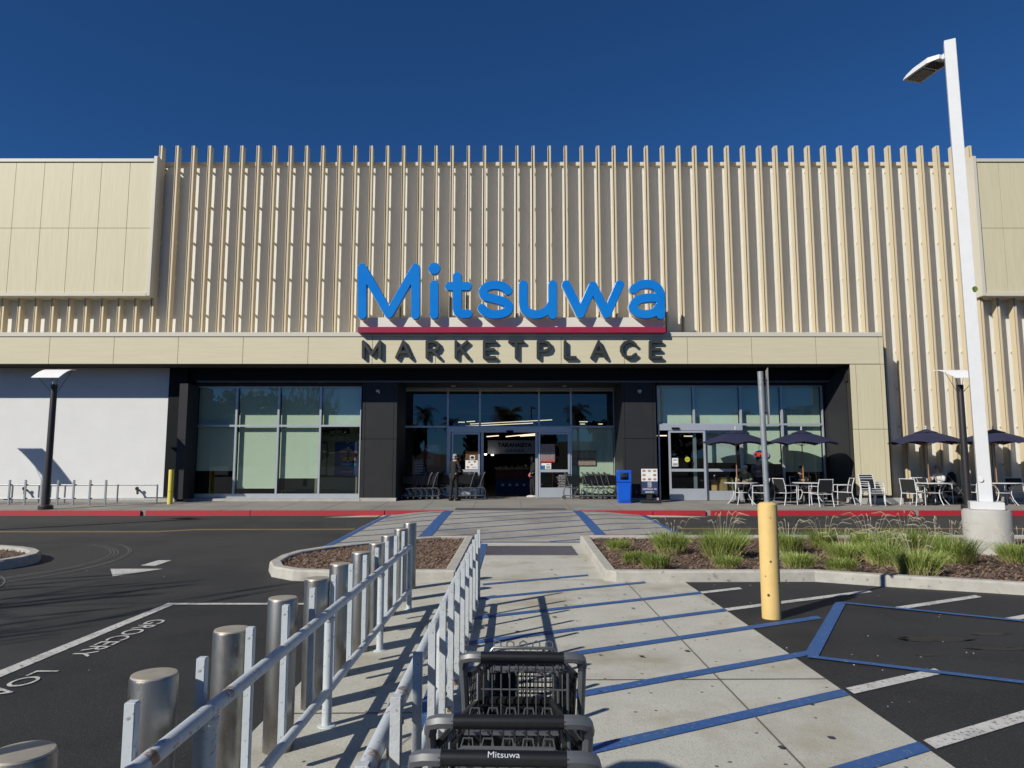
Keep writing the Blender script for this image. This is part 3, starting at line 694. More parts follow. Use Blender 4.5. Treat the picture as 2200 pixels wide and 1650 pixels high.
# ------------------------------------------------------------------ roof sign
Z2 = lambda x, y: P(740+x*740/2200, 520+y*740/2200, 24.35)
m_line = 24.35
sg = thing('store_sign', 'large rounded bright blue letters standing on a dark red bar above the entrance', 'sign', (0, YF, ZF1))
def zs(l, sm_=False):
    q = [Z2(*p) for p in l]; return catmull(q) if sm_ else q
LT = {
 'M': [(zs([(123, 177), (123, 475)]), 0), (zs([(123, 177), (293, 468), (460, 177)]), 0), (zs([(460, 177), (460, 475)]), 0)],
 'i': [(zs([(578, 283), (578, 474)]), 0), (zs([(579, 181)]), .195)],
 't': [(zs([(724, 231), (724, 430)]), 0), (zs([(724, 430), (730, 455), (752, 467), (792, 468)], 1), 0), (zs([(674, 293), (790, 293)]), 0)],
 's': [(zs([(1046, 322), (1020, 298), (970, 285), (915, 294), (888, 325), (905, 358), (970, 376), (1030, 396), (1052, 428), (1030, 458), (970, 472), (912, 462), (880, 432)], 1), 0)],
 'u': [(zs([(1142, 283), (1142, 390)]), 0), (zs([(1142, 390), (1152, 438), (1190, 467), (1240, 470), (1290, 448), (1326, 400)], 1), 0), (zs([(1328, 283), (1328, 474)]), 0)],
 'w': [(zs([(1414, 283), (1503, 468), (1582, 290), (1670, 468), (1752, 283)]), 0)],
 'a': [(zs([(1841, 312), (1880, 286), (1930, 279), (1980, 293), (2008, 335), (2011, 380)], 1), 0), (zs([(2011, 380), (2011, 474)]), 0), (zs([(2008, 368), (1940, 366), (1870, 380), (1837, 420), (1862, 458), (1920, 471), (1975, 455), (2010, 410)], 1), 0)]}
R = 27/2200*740/1526*24.35*.97
for k, st in LT.items():
    o = strokes('letter', st, R, m_sblue, sg, 24.10, .10, .012)
    strokes('letter_return', [(a, r_) for a, r_ in st], R, m_swhite, o, 24.20, .10, 0, grow=.022)
xa, xb = PX(770, 708, 24.3), PX(1430, 708, 24.3)
b = MB(); b.box(xa, xb, 24.22, 24.42, PZ(716, 24.3), PZ(703, 24.3)); bar = b.build('red_bar', m_sred, sg, bevel=.012)
b = MB(); b.box(xa+.03, xb-.03, 24.40, 24.9, PZ(703, 24.3)-.005, PZ(682, 24.4)); b.build('raceway', m_swhite, sg)
b = MB()
for x in (xa+.6, -2, 0, 2, xb-.6): b.box(x-.04, x+.04, 24.42, 25.24, PZ(708, 24.3)-.05, PZ(708, 24.3)+.04)
b.build('bracket', m_swhite, sg)
sg2 = thing('letter_sign', 'row of charcoal capital letters mounted on the cream fascia under the red bar', 'sign', (0, YF, ZF0))
Y3 = 24.33
Z3 = lambda x, y: P(740+x*740/2200, 520+y*740/2200, Y3)
CP = {'M': [[(0, 108), (0, 0), (54, 88), (108, 0), (108, 108)]], 'A': [[(0, 108), (45, 0), (92, 108)], [(18, 72), (74, 72)]], 'R': [[(0, 108), (0, 0), (40, 0), (66, 8), (74, 30), (64, 52), (40, 60), (0, 60)], [(36, 60), (78, 108)]],
 'K': [[(0, 0), (0, 108)], [(72, 0), (4, 62)], [(28, 42), (76, 108)]], 'E': [[(70, 0), (0, 0), (0, 108), (70, 108)], [(0, 53), (62, 53)]], 'T': [[(0, 0), (88, 0)], [(44, 0), (44, 108)]],
 'P': [[(0, 108), (0, 0), (42, 0), (68, 9), (76, 32), (66, 55), (42, 64), (0, 64)]], 'L': [[(0, 0), (0, 108), (66, 108)]], 'C': [[(92, 22), (74, 4), (48, -2), (20, 8), (2, 32), (0, 60), (12, 88), (38, 106), (66, 106), (92, 86)]]}
for ch, x in zip('MARKETPLACE', (120, 332, 527, 712, 893, 1054, 1237, 1410, 1580, 1770, 1955)):
    st = [([Z3(x+a*.98, 636+c*.93) for a, c in pl], 0) for pl in CP[ch]]
    strokes('letter', st, .046, m_sdark, sg2, Y3-.0, .11, .006)
# ------------------------------------------------------------------ posters and small things on the building
def poster(name, label, cat, px0, px1, py0, py1, Y, mat, items=(), thick=.01):
    x0, x1, z0, z1 = PX(px0, (py0+py1)/2, Y), PX(px1, (py0+py1)/2, Y), PZ(py1, Y), PZ(py0, Y)
    t = thing(name, label, cat, ((x0+x1)/2, Y, z0)); b = MB(); b.box(x0, x1, Y, Y+thick, z0, z1); b.build('sheet', mat, t)
    W, H = x1-x0, z1-z0
    for it in items:
        k = it[0]
        if k == 'r': _, u0, u1, v0, v1, m = it; b = MB(); b.box(x0+u0*W, x0+u1*W, Y-.004, Y-.001, z0+v0*H, z0+v1*H); b.build('printed_panel', m, t)
        if k == 't': _, s_, u, v, sz_, m = it[:6]; text(s_, sz_*H, (x0+u*W, Y-.006, z0+v*H), m, t, sx=it[6] if len(it) > 6 else 1, bold=it[7] if len(it) > 7 else 0)
        if k == 'c': _, u, v, r_, m = it; b = MB(); n = 12; b.quad(*[(x0+u*W+r_*cos(2*pi*q/n), Y-.005, z0+v*H+r_*.7*sin(2*pi*q/n)) for q in range(n)]); b.build('printed_picture', m, t)
    return t
m_food = [M('food_brown', (.30, .12, .05), (.5, .3, .12), 12, .7), M('food_tan', (.5, .36, .18), (.3, .2, .1), 15, .7), M('food_red', (.42, .08, .05), (.55, .3, .2), 14, .7), M('food_dark', (.08, .06, .05), (.3, .25, .2), 20, .7), M('food_green', (.2, .26, .12), (.45, .4, .3), 18, .7)]
m_txw = M('white_ink', (.75, .75, .75), None, rough=.7); m_txd = M('dark_ink', (.01, .01, .012), None, rough=.7)
m_meat = M('flyer_print', (.45, .10, .10), (.75, .62, .58), 22, .7, stretch=(1, 1, 1)); m_meat2 = M('flyer_print_grey', (.18, .15, .16), (.5, .45, .45), 20, .7)
poster('hanging_banner', 'grey banner reading TAKAHASIYA hanging inside over the open doors', 'banner', 1048, 1153, 946, 975, 31.2, M('banner_grey', (.42, .43, .45), None, rough=.8),
       [('t', 'TAKAHASIYA', .55, .64, .42, m_txd, 1.0, .012), ('t', '函館高橋屋', .55, .22, .26, m_txd, 1.1, 0)])
poster('wall_poster', 'red hiring poster inside the dark glass left of the doors', 'poster', 911, 946, 955, 1003, YE+.25, m_pred, [('t', 'NOW', .6, .9, .14, m_txw, 1, .01), ('t', 'HIRING', .5, .76, .18, m_txw, 1, .01), ('t', '$16', .5, .5, .26, m_txw, 1, .02), ('r', .1, .6, .1, .35, m_meat2)])
poster('wall_poster', 'blue and white notice board behind the glass below the red poster', 'poster', 889, 916, 987, 1022, YE+.3, M('notice_blue', (.10, .16, .26), (.16, .22, .32), 3, .7), [('r', .1, .9, .1+.16*i, .17+.16*i, m_paper) for i in range(5)])
poster('door_flyer', 'food flyers taped on the left door leaf beside the standing man', 'flyer', 1000, 1027, 970, 1008, YE-.215, M('flyer_dark', (.10, .06, .03), None, rough=.7),
       [('r', 0, 1, .82, 1, M('flyer_orange', (.4, .16, .03), None)), ('r', .0, .98, .0, .5, m_paper), ('c', .75, .42, .06, m_food[2]), ('c', .2, .12, .06, m_food[0]), ('c', .3, .4, .05, m_food[1]), ('r', .35, .75, .55, .78, m_paper), ('c', .55, .66, .08, m_txd), ('c', .5, .25, .05, m_food[2]), ('t', 'MENU', .7, .1, .1, m_txd)])
poster('door_flyer', 'photo flyers with a red strip on the right door leaf', 'flyer', 1162, 1192, 954, 993, YE-.215, m_meat2, [('r', 0, 1, 0, .09, m_pred), ('r', .02, .98, .09, .5, M('flyer_mid', (.34, .28, .28), (.10, .07, .07), 24, .7)), ('r', .02, .98, .55, .97, M('flyer_up', (.40, .33, .30), (.12, .08, .07), 20, .7))])
poster('door_flyer', 'small blue and white stickers under the photo flyers on the right door', 'sticker', 1163, 1184, 995, 1008, YE-.215, m_paper, [('r', 0, .38, 0, .62, M('sticker_blue', (.02, .12, .42), None)), ('t', 'OPEN', .7, .7, .25, m_txd), ('r', .5, .9, .1, .5, m_food[4])])
t_ = poster('window_flyer', 'two rows of four red meat sale flyers in the window right of the doors', 'flyer', 1230, 1280, 968, 1000, YE+.05, m_meat2,
       [('r', .01+.25*i, .24+.25*i, .03+.5*j, .46+.5*j, m_meat) for i in range(4) for j in range(2)]+[('r', .03+.25*i, .22+.25*i, .40+.5*j, .44+.5*j, m_paper) for i in range(4) for j in range(2)])
t_ = thing('door_notice', 'white printed store notice on the lower glass of the right door', 'notice', (PX(1208, 1030, YE-.2), YE-.2, PZ(1050, YE-.2)))
for i in range(9):
    text(['WELCOME', 'NO PETS ALLOWED IN', 'THE STORE EXCEPT', 'SERVICE ANIMALS', 'NO SMOKING', 'NO SKATEBOARDS', 'NO SOLICITING', 'SHIRTS AND SHOES', 'MUST BE WORN', 'THANK YOU', 'STORE HOURS'][i], .05 if i else .075, (PX(1210, 1030, YE-.2), YE-.215, PZ(1022, YE-.2)-i*.062), m_txw, t_)
poster('wall_poster', 'dark blue poster with a cake picture on the wall inside the left window', 'poster', 719, 775, 950, 1022, YG+1.06, m_pblue,
       [('r', .2, .85, .55, .75, M('cake_a', (.10, .10, .28), (.35, .12, .10), 4)), ('r', .3, .8, .45, .56, M('cake_b', (.45, .18, .05), (.5, .35, .05), 5)), ('r', .25, .82, .3, .37, M('cake_plate', (.06, .25, .55), None)), ('t', 'Season Sweets', .5, .12, .06, m_txw), ('r', .48, .56, .4, .85, M('cake_c', (.3, .3, .4), None))])
poster('picture_frame', 'thin black picture frame on the wall behind the left window', 'picture', 688, 703, 950, 1022, YG+1.06, m_txd, [('r', .0, .86, .03, .97, m_iw)])
t_ = thing('wall_lettering', 'black word sweets painted high on the inner wall', 'lettering', (PX(718, 925, YG+1.05), YG+1.05, PZ(930, YG+1.05)))
text('sweets', .40, (PX(717, 925, YG+1.05), YG+1.08, PZ(925, YG+1.05)), m_txd, t_, bold=.012, sx=1.15); text('with Japan Flavor', .13, (PX(717, 932, YG+1.05), YG+1.08, PZ(934, YG+1.05)), m_txd, t_)
poster('door_flyer', 'white notice with a small red strip on the bakery door', 'flyer', 1444, 1457, 984, 1002, YG-.19, m_paper, [('r', .1, .9, .1, .4, m_meat2), ('t', 'OPEN', .5, .75, .2, m_txd)])
t_ = thing('round_sticker', 'round yellow green sticker on the bakery door glass', 'sticker', (PX(1477, 987, YG-.19), YG-.19, PZ(987, YG-.19)))
b = MB(); b.wheel((PX(1477, 987, YG-.19), YG-.185, PZ(987, YG-.19)), .095, .008, 'y', 20); b.build('sticker_disc', M('sticker_yellow', (.50, .50, .04), None), t_); text('AUTOMATIC', .032, (PX(1477, 987, YG-.19), YG-.196, PZ(987, YG-.19)), m_txd, t_)
t_ = thing('open_sign', 'oval red and blue neon OPEN sign hanging inside the bakery window', 'sign', (PX(1636, 977, YG+.04), YG+.05, PZ(988, YG)))
cx_, cz_ = PX(1635, 977, YG+.05), PZ(977, YG+.05)
b = MB(); b.quad(*[(cx_+.29*cos(a*pi/12), YG+.06, cz_+.165*sin(a*pi/12)) for a in range(24)]); b.build('sign_back', M('sign_panel', (.03, .04, .10), None), t_)
b = MB(); b.tube([(cx_+.29*cos(a*pi/12), YG+.05, cz_+.165*sin(a*pi/12)) for a in range(24)], .014, 6, closed=True); b.build('neon_ring', EM('neon_blue', (.10, .30, .75), .5), t_)
text('OPEN', .21, (cx_, YG+.045, cz_), EM('neon_red', (.85, .05, .03), .8), t_, bold=.008)
b = MB(); b.tube([(cx_-.1, YG+.06, cz_+.16), (cx_-.05, YG+.06, cz_+.5)], .004, 4); b.tube([(cx_+.1, YG+.06, cz_+.16), (cx_+.05, YG+.06, cz_+.5)], .004, 4); b.build('hanger', m_wire, t_)
for px, lab in ((812, 'small white security camera high on the dark pillar left of the doors'), (1373, 'small white security camera high on the dark pillar right of the doors')):
    x, z = P(px, 841, YP-.1); t_ = thing('security_camera', lab, 'camera', (x, YP, z), group='security cameras on the pillars')
    b = MB(); b.box(x-.05, x+.07, YP-.22, YP-.06, z-.03, z+.05); b.build('camera_body', M('camera_white', (.5, .5, .5), None), t_); b = MB(); b.box(x+.02, x+.06, YP-.08, YP-.001, z-.07, z-.02); b.build('camera_mount', M('camera_white', (.5, .5, .5), None), t_)
# shop fittings seen through the glass
def counter(px0, px1, py0, py1, Y, mat, name, label, cat, d=.8):
    x0, x1 = PX(px0, 1040, Y), PX(px1, 1040, Y); t = thing(name, label, cat, ((x0+x1)/2, Y, .3)); b = MB(); b.box(x0, x1, Y, Y+d, .3, PZ(py0, Y)-.04); b.build('cabinet', mat, t, bevel=.01); b = MB(); b.box(x0-.03, x1+.03, Y-.03, Y+d, PZ(py0, Y)-.04, PZ(py0, Y)); b.build('counter_top', m_wood if mat is m_wc else m_alu, t); return t
m_wc = M('light_wood', (.62, .42, .20), (.55, .37, .17), 2, .6, stretch=(1, 1, 6))
counter(1529, 1552, 1032, 1062, 28.0, m_wc, 'wooden_counter', 'lower pale wooden counter inside the bakery behind the sliding door', 'counter')
counter(1551, 1580, 1026, 1062, 27.6, m_wc, 'wooden_counter', 'taller pale wooden counter inside the bakery with the dispenser beside it', 'counter')
t_ = thing('drink_dispenser', 'small round steel dispenser on the bakery counter', 'dispenser', (PX(1536, 1028, 28), 28.2, PZ(1032, 28))); zc_ = PZ(1032, 28)
b = MB(); b.lathe([(.10, zc_), (.11, zc_+.12), (.07, zc_+.22), (.03, zc_+.26)], PX(1536, 1028, 28.2), 28.2); b.build('dispenser_body', m_steel, t_, smooth=True); b = MB(); b.box(PX(1536, 1028, 28.2)-.02, PX(1536, 1028, 28.2)+.02, 28.05, 28.1, zc_+.03, zc_+.06); b.build('tap', m_blk, t_)
t_ = counter(1065, 1140, 1005, 1062, 32.5, M('case_blue', (.03, .07, .17), None), 'display_case', 'long refrigerated display case with red and blue bands behind the open doors', 'display case', 1.0)
x0, x1 = PX(1065, 1040, 32.5), PX(1140, 1040, 32.5)
b = MB(); b.box(x0, x1, 32.45, 32.49, .95, 1.35); b.build('red_band', M('case_red', (.20, .03, .03), (.08, .03, .03), 5), t_)
random.seed(3)
for i in range(16):
    b = MB(); xx = x0+.1+i*(x1-x0-.2)/15; b.box(xx-.04, xx+.04, 32.40, 32.46, 1.36, 1.40+random.uniform(.04, .16)); b.build('package', m_food[i % 5], t_)
for i in range(8):
    b = MB(); xx = x0+.1+i*(x1-x0-.3)/8; b.box(xx, xx+.12, 32.42, 32.46, .62, .72); b.build('price_card', m_txw if i % 2 else m_pblue, t_)
# ------------------------------------------------------------------ steel bollards
ords = ['nearest', 'second', 'third', 'fourth', 'fifth', 'sixth', 'seventh', 'eighth', 'ninth', 'tenth', 'farthest']
bol = None
by = [2.06, 2.79, 3.52, 4.32, 5.04, 5.76, 6.49, 7.22, 7.98, 8.78, 9.62]
for i, y in enumerate(by):
    lab = f'{ords[i]} steel bollard from the camera in the row left of the railing'
    if i == 0: lab = 'nearest steel bollard, only its round top showing in the bottom left corner'
    if i == 10: lab = 'farthest steel bollard, standing past the end of the railing by the mulch island'
    if bol is None:
        bol = thing('steel_bollard', lab, 'bollard', (-1.352, y, 0), group='steel bollards in a row beside the cart corral')
        b = MB(); b.lathe([(.086, 0), (.086, .845), (.083, .853)], -1.352, y, 32); b.build('post', m_steel, bol, smooth=True)
        b = MB(); b.lathe([(.082, .8535), (.080, .860), (.070, .8615), (.02, .8625)], -1.352, y, 32); b.build('cap', m_cap, bol, smooth=True)
    else: dup(bol, (-1.352+.004*((i*7) % 5-2), y, 0), random.uniform(0, 6), lab)
# ------------------------------------------------------------------ cart corral railings
def railing(x, px_, label, ys, posts, y0, y1, pk, hp=.88, rust=False):
    t = thing('corral_railing', label, 'railing', (x, posts[0], 0), group='pale railings of the cart corral')
    b = MB(); b.tube([(x, y0, .70), (x, y1-.02, .70)], .030, 14); b.build('top_rail', m_rail, t, smooth=True)
    b = MB(); b.tube([(x, y0, .215), (x, y1, .215)], .027, 14); b.build('bottom_rail', m_rail, t, smooth=True)
    for y in posts: 
        b = MB(); b.tube([(x, y, -.01), (x, y, .70)], .030, 14); b.lathe([(.058, 0), (.055, .008), (.034, .012)], x, y, 14); b.lathe([(.034, .70-.055), (.037, .70-.05), (.034, .70-.03)], x, y, 14); b.build('post', m_rusty if rust else m_rail, t, smooth=True)
    first = None
    for i, y in enumerate(ys):
        if first is None:
            b = MB(); b.box(px_-.0185, px_+.0185, y-.0185, y+.0185, .11, hp); first = b.build('picket', m_rusty if rust else m_rail, t, bevel=.003); fy = y
        else:
            c = first.copy(); COL.objects.link(c); c.parent = t; c.location = (0, y-fy, 0); c.rotation_euler = (0, 0, 0)
            if rust and i % 3 == 1: pass
    return t
railing(-1.17, -1.235, 'pale blue railing with rust spots between the bollards and the concrete lane', [8.22-.528*i for i in range(15)], [8.30, 6.5, 4.69, 2.88, 1.07], .6, 8.32, 0)
railing(-.455, -.385, 'rust streaked pale blue railing right beside the nested shopping carts', [8.41-.54*i for i in range(15)], [8.30, 6.5, 4.69, 2.88, 1.07], .6, 8.36, 0, hp=.88, rust=True)
# ------------------------------------------------------------------ shopping carts
def make_cart(label, group, far=False):
    t = local('shopping_cart', label, 'shopping cart', group)
    hw = .205; ns = 5 if far else 10
    b = MB(); b.tube([(-.155, 0, 1.0), (.155, 0, 1.0)], .0175, 10); b.build('handle', m_blk, t, smooth=True)
    for s_ in (-1, 1):
        x = s_*hw; b = MB()
        b.tube([(s_*.150, 0, 1.0), (s_*.19, 0, 1.0), (s_*.212, .008, .992), (s_*.218, .03, .965)], .0185, 8)
        b.tube([(s_*.218, .03, .97), (s_*.215, .10, .80), (s_*.205, .20, .45)], .015, 8)
        b.build('handle_arm', m_grey, t, smooth=True)
        b = MB(); fr = m_chrome if far else m_grey
        b.tube([(x*.96, .56, .40), (x*.98, .22, .43), (x, .06, .42), (x, .0, .34), (x, -.02, .16)], .012, 6)
        b.tube([(x*.93, .56, .40), (x*.93, .42, .26), (x*.93, .40, .15)], .010, 6)
        b.tube([(x, -.02, .16), (x, .0, .135), (x*.80, .74, .115)], .012, 6); b.build('side_frame', fr, t, smooth=True)
        for y_, xx in ((-.0, x), (.70, x*.82)):
            w_ = MB(); w_.wheel((xx, y_, .062), .062, .028, 'x', 14); wo_ = w_.build('wheel', m_rub, t, smooth=True)
            w_ = MB(); w_.wheel((xx, y_, .062), .038, .032, 'x', 12); w_.tube([(xx, y_+.0, .062), (xx, y_+.01, .14)], .012, 6); w_.build('wheel_hub', m_chrome, wo_)
    b = MB(); b.box(-.15, .15, .1, .70, .135, .145)
    for i in range(6): b.tube([(-.17+.068*i, .05, .14), (-.15+.06*i, .72, .125)], .005, 4)
    b.build('lower_rack', m_blk if not far else m_chrome, t)
    # basket: open lattice of black bars
    def Wd(y, z): return (.195-.055*(y-.08)/.6)*(1-.12*(.92-z)/.4)
    y0, y1 = .06, .68
    zt = lambda y: .925-.09*(y-y0)/(y1-y0); zb = lambda y: .50+.06*(y-y0)/(y1-y0)
    b = MB()
    for s_ in (-1, 1):
        b.tube([(s_*Wd(y, zt(y)), y, zt(y)) for y in (y0, .3, .5, y1)], .011, 6); b.tube([(s_*Wd(y, zb(y)), y, zb(y)) for y in (y0, .4, y1)], .008, 5)
    b.tube([(-Wd(y1, zt(y1)), y1, zt(y1)), (Wd(y1, zt(y1)), y1, zt(y1))], .013, 6); b.tube([(-Wd(y0, .9), y0, .60), (Wd(y0, .9), y0, .60)], .008, 5); b.tube([(-Wd(y1, zb(y1)), y1, zb(y1)), (Wd(y1, zb(y1)), y1, zb(y1))], .009, 5)
    b.build('basket_rim', m_blk, t, smooth=True)
    b = MB(); n = 7 if far else 20
    for s_ in (-1, 1):
        for i in range(n+1):
            y = y0+(y1-y0)*i/n; b.tube([(s_*Wd(y, zb(y)), y, zb(y)), (s_*Wd(y, zt(y)), y, zt(y))], .0055 if far else .0036, 4, cap=False)
        for k in range(1, 5 if far else 12):
            f_ = k/(5 if far else 12); b.tube([(s_*Wd(y, zb(y)+f_*(zt(y)-zb(y))), y, zb(y)+f_*(zt(y)-zb(y))) for y in (y0, y1)], .006 if far else .0035, 4, cap=False)
        if far:
            o_ = .004*s_; q4 = [(s_*Wd(y, z_), y, z_) for y, z_ in ((y0, zb(y0)+.04), (y1, zb(y1)+.04), (y1, zt(y1)-.03), (y0, zt(y0)-.03))]
            b.hexa(q4, [(x_+o_, y, z_) for x_, y, z_ in q4])
    b.build('side_panel', m_blk, t)
    b = MB(); ww = Wd(y1, .7)
    for i in range(15): x = -ww+2*ww*i/14; b.tube([(x, y1, zb(y1)), (x, y1, zt(y1))], .0042, 4, cap=False)
    for k in range(1, 12): z = zb(y1)+(zt(y1)-zb(y1))*k/12; b.tube([(-ww, y1, z), (ww, y1, z)], .0042, 4, cap=False)
    b.box(-ww, ww, y1-.004, y1+.004, zb(y1), zb(y1)+.10); b.box(-ww, -ww+.09, y1-.003, y1+.003, zb(y1)+.1, zt(y1)-.02)
    b.build('front_panel', m_blk, t)
    b = MB()
    for i in range(13): x = -.15+.30*i/12; b.tube([(x, y0, zb(y0)), (x*.8, y1, zb(y1))], .006, 4, cap=False)
    for i in range(16): y = y0+.62*i/15; b.tube([(-Wd(y, .5), y, zb(y)+.004), (Wd(y, .5), y, zb(y)+.004)], .005, 4, cap=False)
    b.build('basket_floor', m_blk, t)
    # rear gate and folded child seat in grey wire
    b = MB(); b.tube([(-.165, .055, .60), (-.165, .045, .955), (-.15, .05, .968), (.15, .05, .968), (.165, .045, .955), (.165, .055, .60)], .0055, 6)
    for i in range(10): x = -.145+.29*i/9; b.tube([(x, .05, .965), (x, .055, .60)], .0028, 4, cap=False)
    for z in (.68, .78, .88): b.tube([(-.165, .052, z), (.165, .052, z)], .003, 4, cap=False)
    b.build('rear_gate', m_wire, t, smooth=True)
    b = MB(); b.tube([(-.16, .075, .955), (-.15, .20, .925), (-.12, .21, .94), (.12, .21, .94), (.15, .20, .925), (.16, .075, .955)], .0065, 6)
    for i in range(8): x = -.125+.25*i/7; b.tube([(x*1.1, .075, .955), (x, .20, .935)], .003, 5, cap=False)
    for i in range(5): x = -.11+.055*i; b.tube([(x-.017, .205, .94), (x-.012, .235, .955), (x+.012, .235, .955), (x+.017, .205, .94)], .0028, 4, cap=False)
    for i in range(5): y = .225+.022*i; b.box(-.145, .145, y, y+.013, .885-.004*i, .890-.004*i)
    b.tube([(-.165, .21, .905), (-.16, .33, .875), (.16, .33, .875), (.165, .21, .905)], .006, 6)
    b.build('child_seat', m_wire, t, smooth=True)
    return t
CG = 'shopping carts nested beside the railing'
ca = make_cart('farthest of the nested carts by the railing, its open wire basket fully visible', CG)
place(ca, (.035, 2.48, 0), radians(-2)); ca.scale = (.93, 1, 1)
cb = dup(ca, (-.008, 1.88, 0), radians(-1.2), 'middle of the nested carts by the railing, plain black handle between the two others')
cc = dup(ca, (-.018, 1.655, 0), radians(-2), 'nearest of the nested carts, white lettering on its black handle')
b = MB(); b.box(-.02, .115, .655, .66, .80, .815); b.build('sunlit_mesh_patch', m_paper, ca)  # white strip standing in for sunlight on the front basket mesh
b = MB(); b.tube([(-.14, .10, .935), (-.10, .13, .955), (-.03, .16, .965), (.0, .17, .966)], [.006, .011, .013, .006], 6); b.build('seat_strap', m_blk, ca)
b = MB(); b.tube([(.06, .14, .955), (.08, .16, .975), (.10, .17, .955), (.12, .15, .96)], [.008, .012, .009, .01], 6); b.build('buckle', m_blk, ca)
b = MB(); b.tube([(-.135, .13, .72), (-.13, .15, .975), (-.115, .152, .992), (.115, .152, .992), (.13, .15, .975), (.135, .13, .72)], .006, 6)
for i in range(5): x = -.10+.05*i; b.tube([(x-.014, .153, .99), (x-.013, .16, 1.008), (x, .163, 1.015), (x+.013, .16, 1.008), (x+.014, .153, .99)], .003, 5)
for i in range(9): x = -.11+.0275*i; b.tube([(x, .15, .99), (x, .135, .72)], .003, 4)
b.build('seat_back', m_wire, ca, smooth=True)
b = MB(); b.box(-.13, .13, .30, .58, .60, .63); b.build('basket_liner', m_blk, ca)
hn = [o for o in cc.children if o.name.startswith('handle') and 'arm' not in o.name][0]
lt_ = textmesh('Mitsuwa', .0185); lt_.transform(Matrix.Translation((0, -.0135, 1.0125)) @ Matrix.Rotation(radians(48), 4, 'X') @ Matrix.Diagonal((1.25, 1, 1, 1)))
link('handle_lettering', lt_, M('handle_ink', (.50, .53, .55), None, rough=.6), hn)
# carts by the doors
FG = 'shopping carts standing by the store doors'
c0 = make_cart('leftmost cart of the short nested line against the left pillar', FG, far=True)
place(c0, (PX(905, 1070, 26.9), 26.9, .305), radians(90))
for i, lab in enumerate(['second cart from the left pillar in the nested line', 'third cart from the left pillar in the nested line', 'rightmost cart of the nested line at the left pillar, its handle facing the doors']):
    dup(c0, (PX(905+12.5*(i+1), 1070, 26.9), 26.9, .305), radians(90), lab)
dup(c0, (PX(1021, 1066, 27.2), 27.2, .305), radians(96), 'cart parked right behind the standing man in dark clothes')
dup(c0, (PX(1012, 1066, 27.5), 27.45, .305), radians(84), 'cart standing close against the left door leaf')
dup(c0, (PX(1042, 1066, 27.3), 27.35, .305), radians(92), 'cart with its handle just inside the open doorway')
dup(c0, (PX(978, 1066, 27.4), 27.55, .305), radians(88), 'cart half hidden behind the standing man')
dup(c0, (PX(1212, 1070, 27.1), 27.1, .305), radians(-90), 'single cart left of the nested line, in front of the printed notice')
for i, lab in enumerate(['first cart of the nested line right of the doors', 'second cart of the nested line right of the doors', 'third cart of the nested line right of the doors', 'fourth cart of the nested line right of the doors', 'last cart of the nested line, next to the blue bin']):
    dup(c0, (PX(1250+12*i, 1070, 27.0), 27.0+.05*(i % 2), .305), radians(-90+2*(i % 3-1)), lab)
# ------------------------------------------------------------------ yellow post with the sign pole, tall light pole
yx, yy = 2.775, 7.82
t = thing('sign_post', 'faded yellow concrete filled post holding a galvanised pole with a small sign seen edge on', 'sign post', (yx, yy, 0))
b = MB(); b.lathe([(.100, 0), (.102, 1.17), (.098, 1.205), (.075, 1.225), (.055, 1.23)], yx, yy, 36); b.build('yellow_sleeve', m_yel, t, smooth=True)
b = MB(); b.tube([(yx, yy, 1.2), (yx-.02, yy, 2.66)], .031, 16); b.build('pole', m_galv, t, smooth=True)
b = MB(); b.hexa([(yx+.02, yy-.12, 2.08), (yx+.024, yy-.12, 2.08), (yx+.10, yy+.16, 2.08), (yx+.096, yy+.16, 2.08)], [(yx+.02, yy-.12, 2.69), (yx+.024, yy-.12, 2.69), (yx+.10, yy+.16, 2.69), (yx+.096, yy+.16, 2.69)]); sp_ = b.build('sign_plate', M('worn_sign_back', (.42, .41, .40), (.30, .28, .27), 12, .55), t)
b = MB()
for z in (2.20, 2.56): b.tube([(yx-.036, yy, z), (yx, yy-.036, z), (yx+.036, yy, z), (yx, yy+.036, z)], .004, 5, closed=True); b.tube([(yx+.01, yy-.01, z), (yx+.07, yy+.0, z)], .007, 6)
b.build('clamp', m_blk, t)
px_, py_ = 8.30, 12.60; zb_ = .07
t = thing('light_pole', 'tall square white light pole on a round concrete base with one flat lamp head', 'street lamp', (px_, py_, zb_))
b = MB(); b.lathe([(.37, zb_-.1), (.375, .80), (.35, .845), (.30, .85)], px_, py_, 40); b.build('concrete_base', m_pconc, t, smooth=True)
def sq(cx, cy, r, a): return [(cx+r*cos(a+k*pi/2), cy+r*sin(a+k*pi/2)) for k in range(4)]
PA = radians(45-28)
def prism(b, r0, z0, r1, z1, a=PA, dx=0): b.hexa([(x, y, z0) for x, y in sq(px_, py_, r0, a)], [(x+dx, y, z1) for x, y in sq(px_, py_, r1, a)]); return b
prism(MB(), .40/1.414*1.25, .852, .40/1.414*1.25, .98, a=PA).build('base_cover', m_white, t, bevel=.006)
prism(MB(), .145, .98, .132, 9.55, dx=-.05).build('shaft', m_white, t, bevel=.006)
b = MB(); d = Vector((-.27, .96, 0)).normalized(); n_ = Vector((-d.y, d.x, 0)); O = Vector((px_-.03, py_-.08, 9.30))
def lp(u, v, z): q = O+d*u+n_*v; return (q.x, q.y, O.z+z)
b.hexa([lp(.1, -.05, -.06), lp(.42, -.05, .0), lp(.42, .05, .0), lp(.1, .05, -.06)], [lp(.1, -.04, .08), lp(.42, -.05, .05), lp(.42, .05, .05), lp(.1, .04, .08)]); b.build('arm', m_white, t, bevel=.008)
b = MB(); prof = [(.22, -.02, .06), (.40, -.03, .08), (.74, -.045, .06), (.92, -.06, .01), (.98, -.07, -.03)]
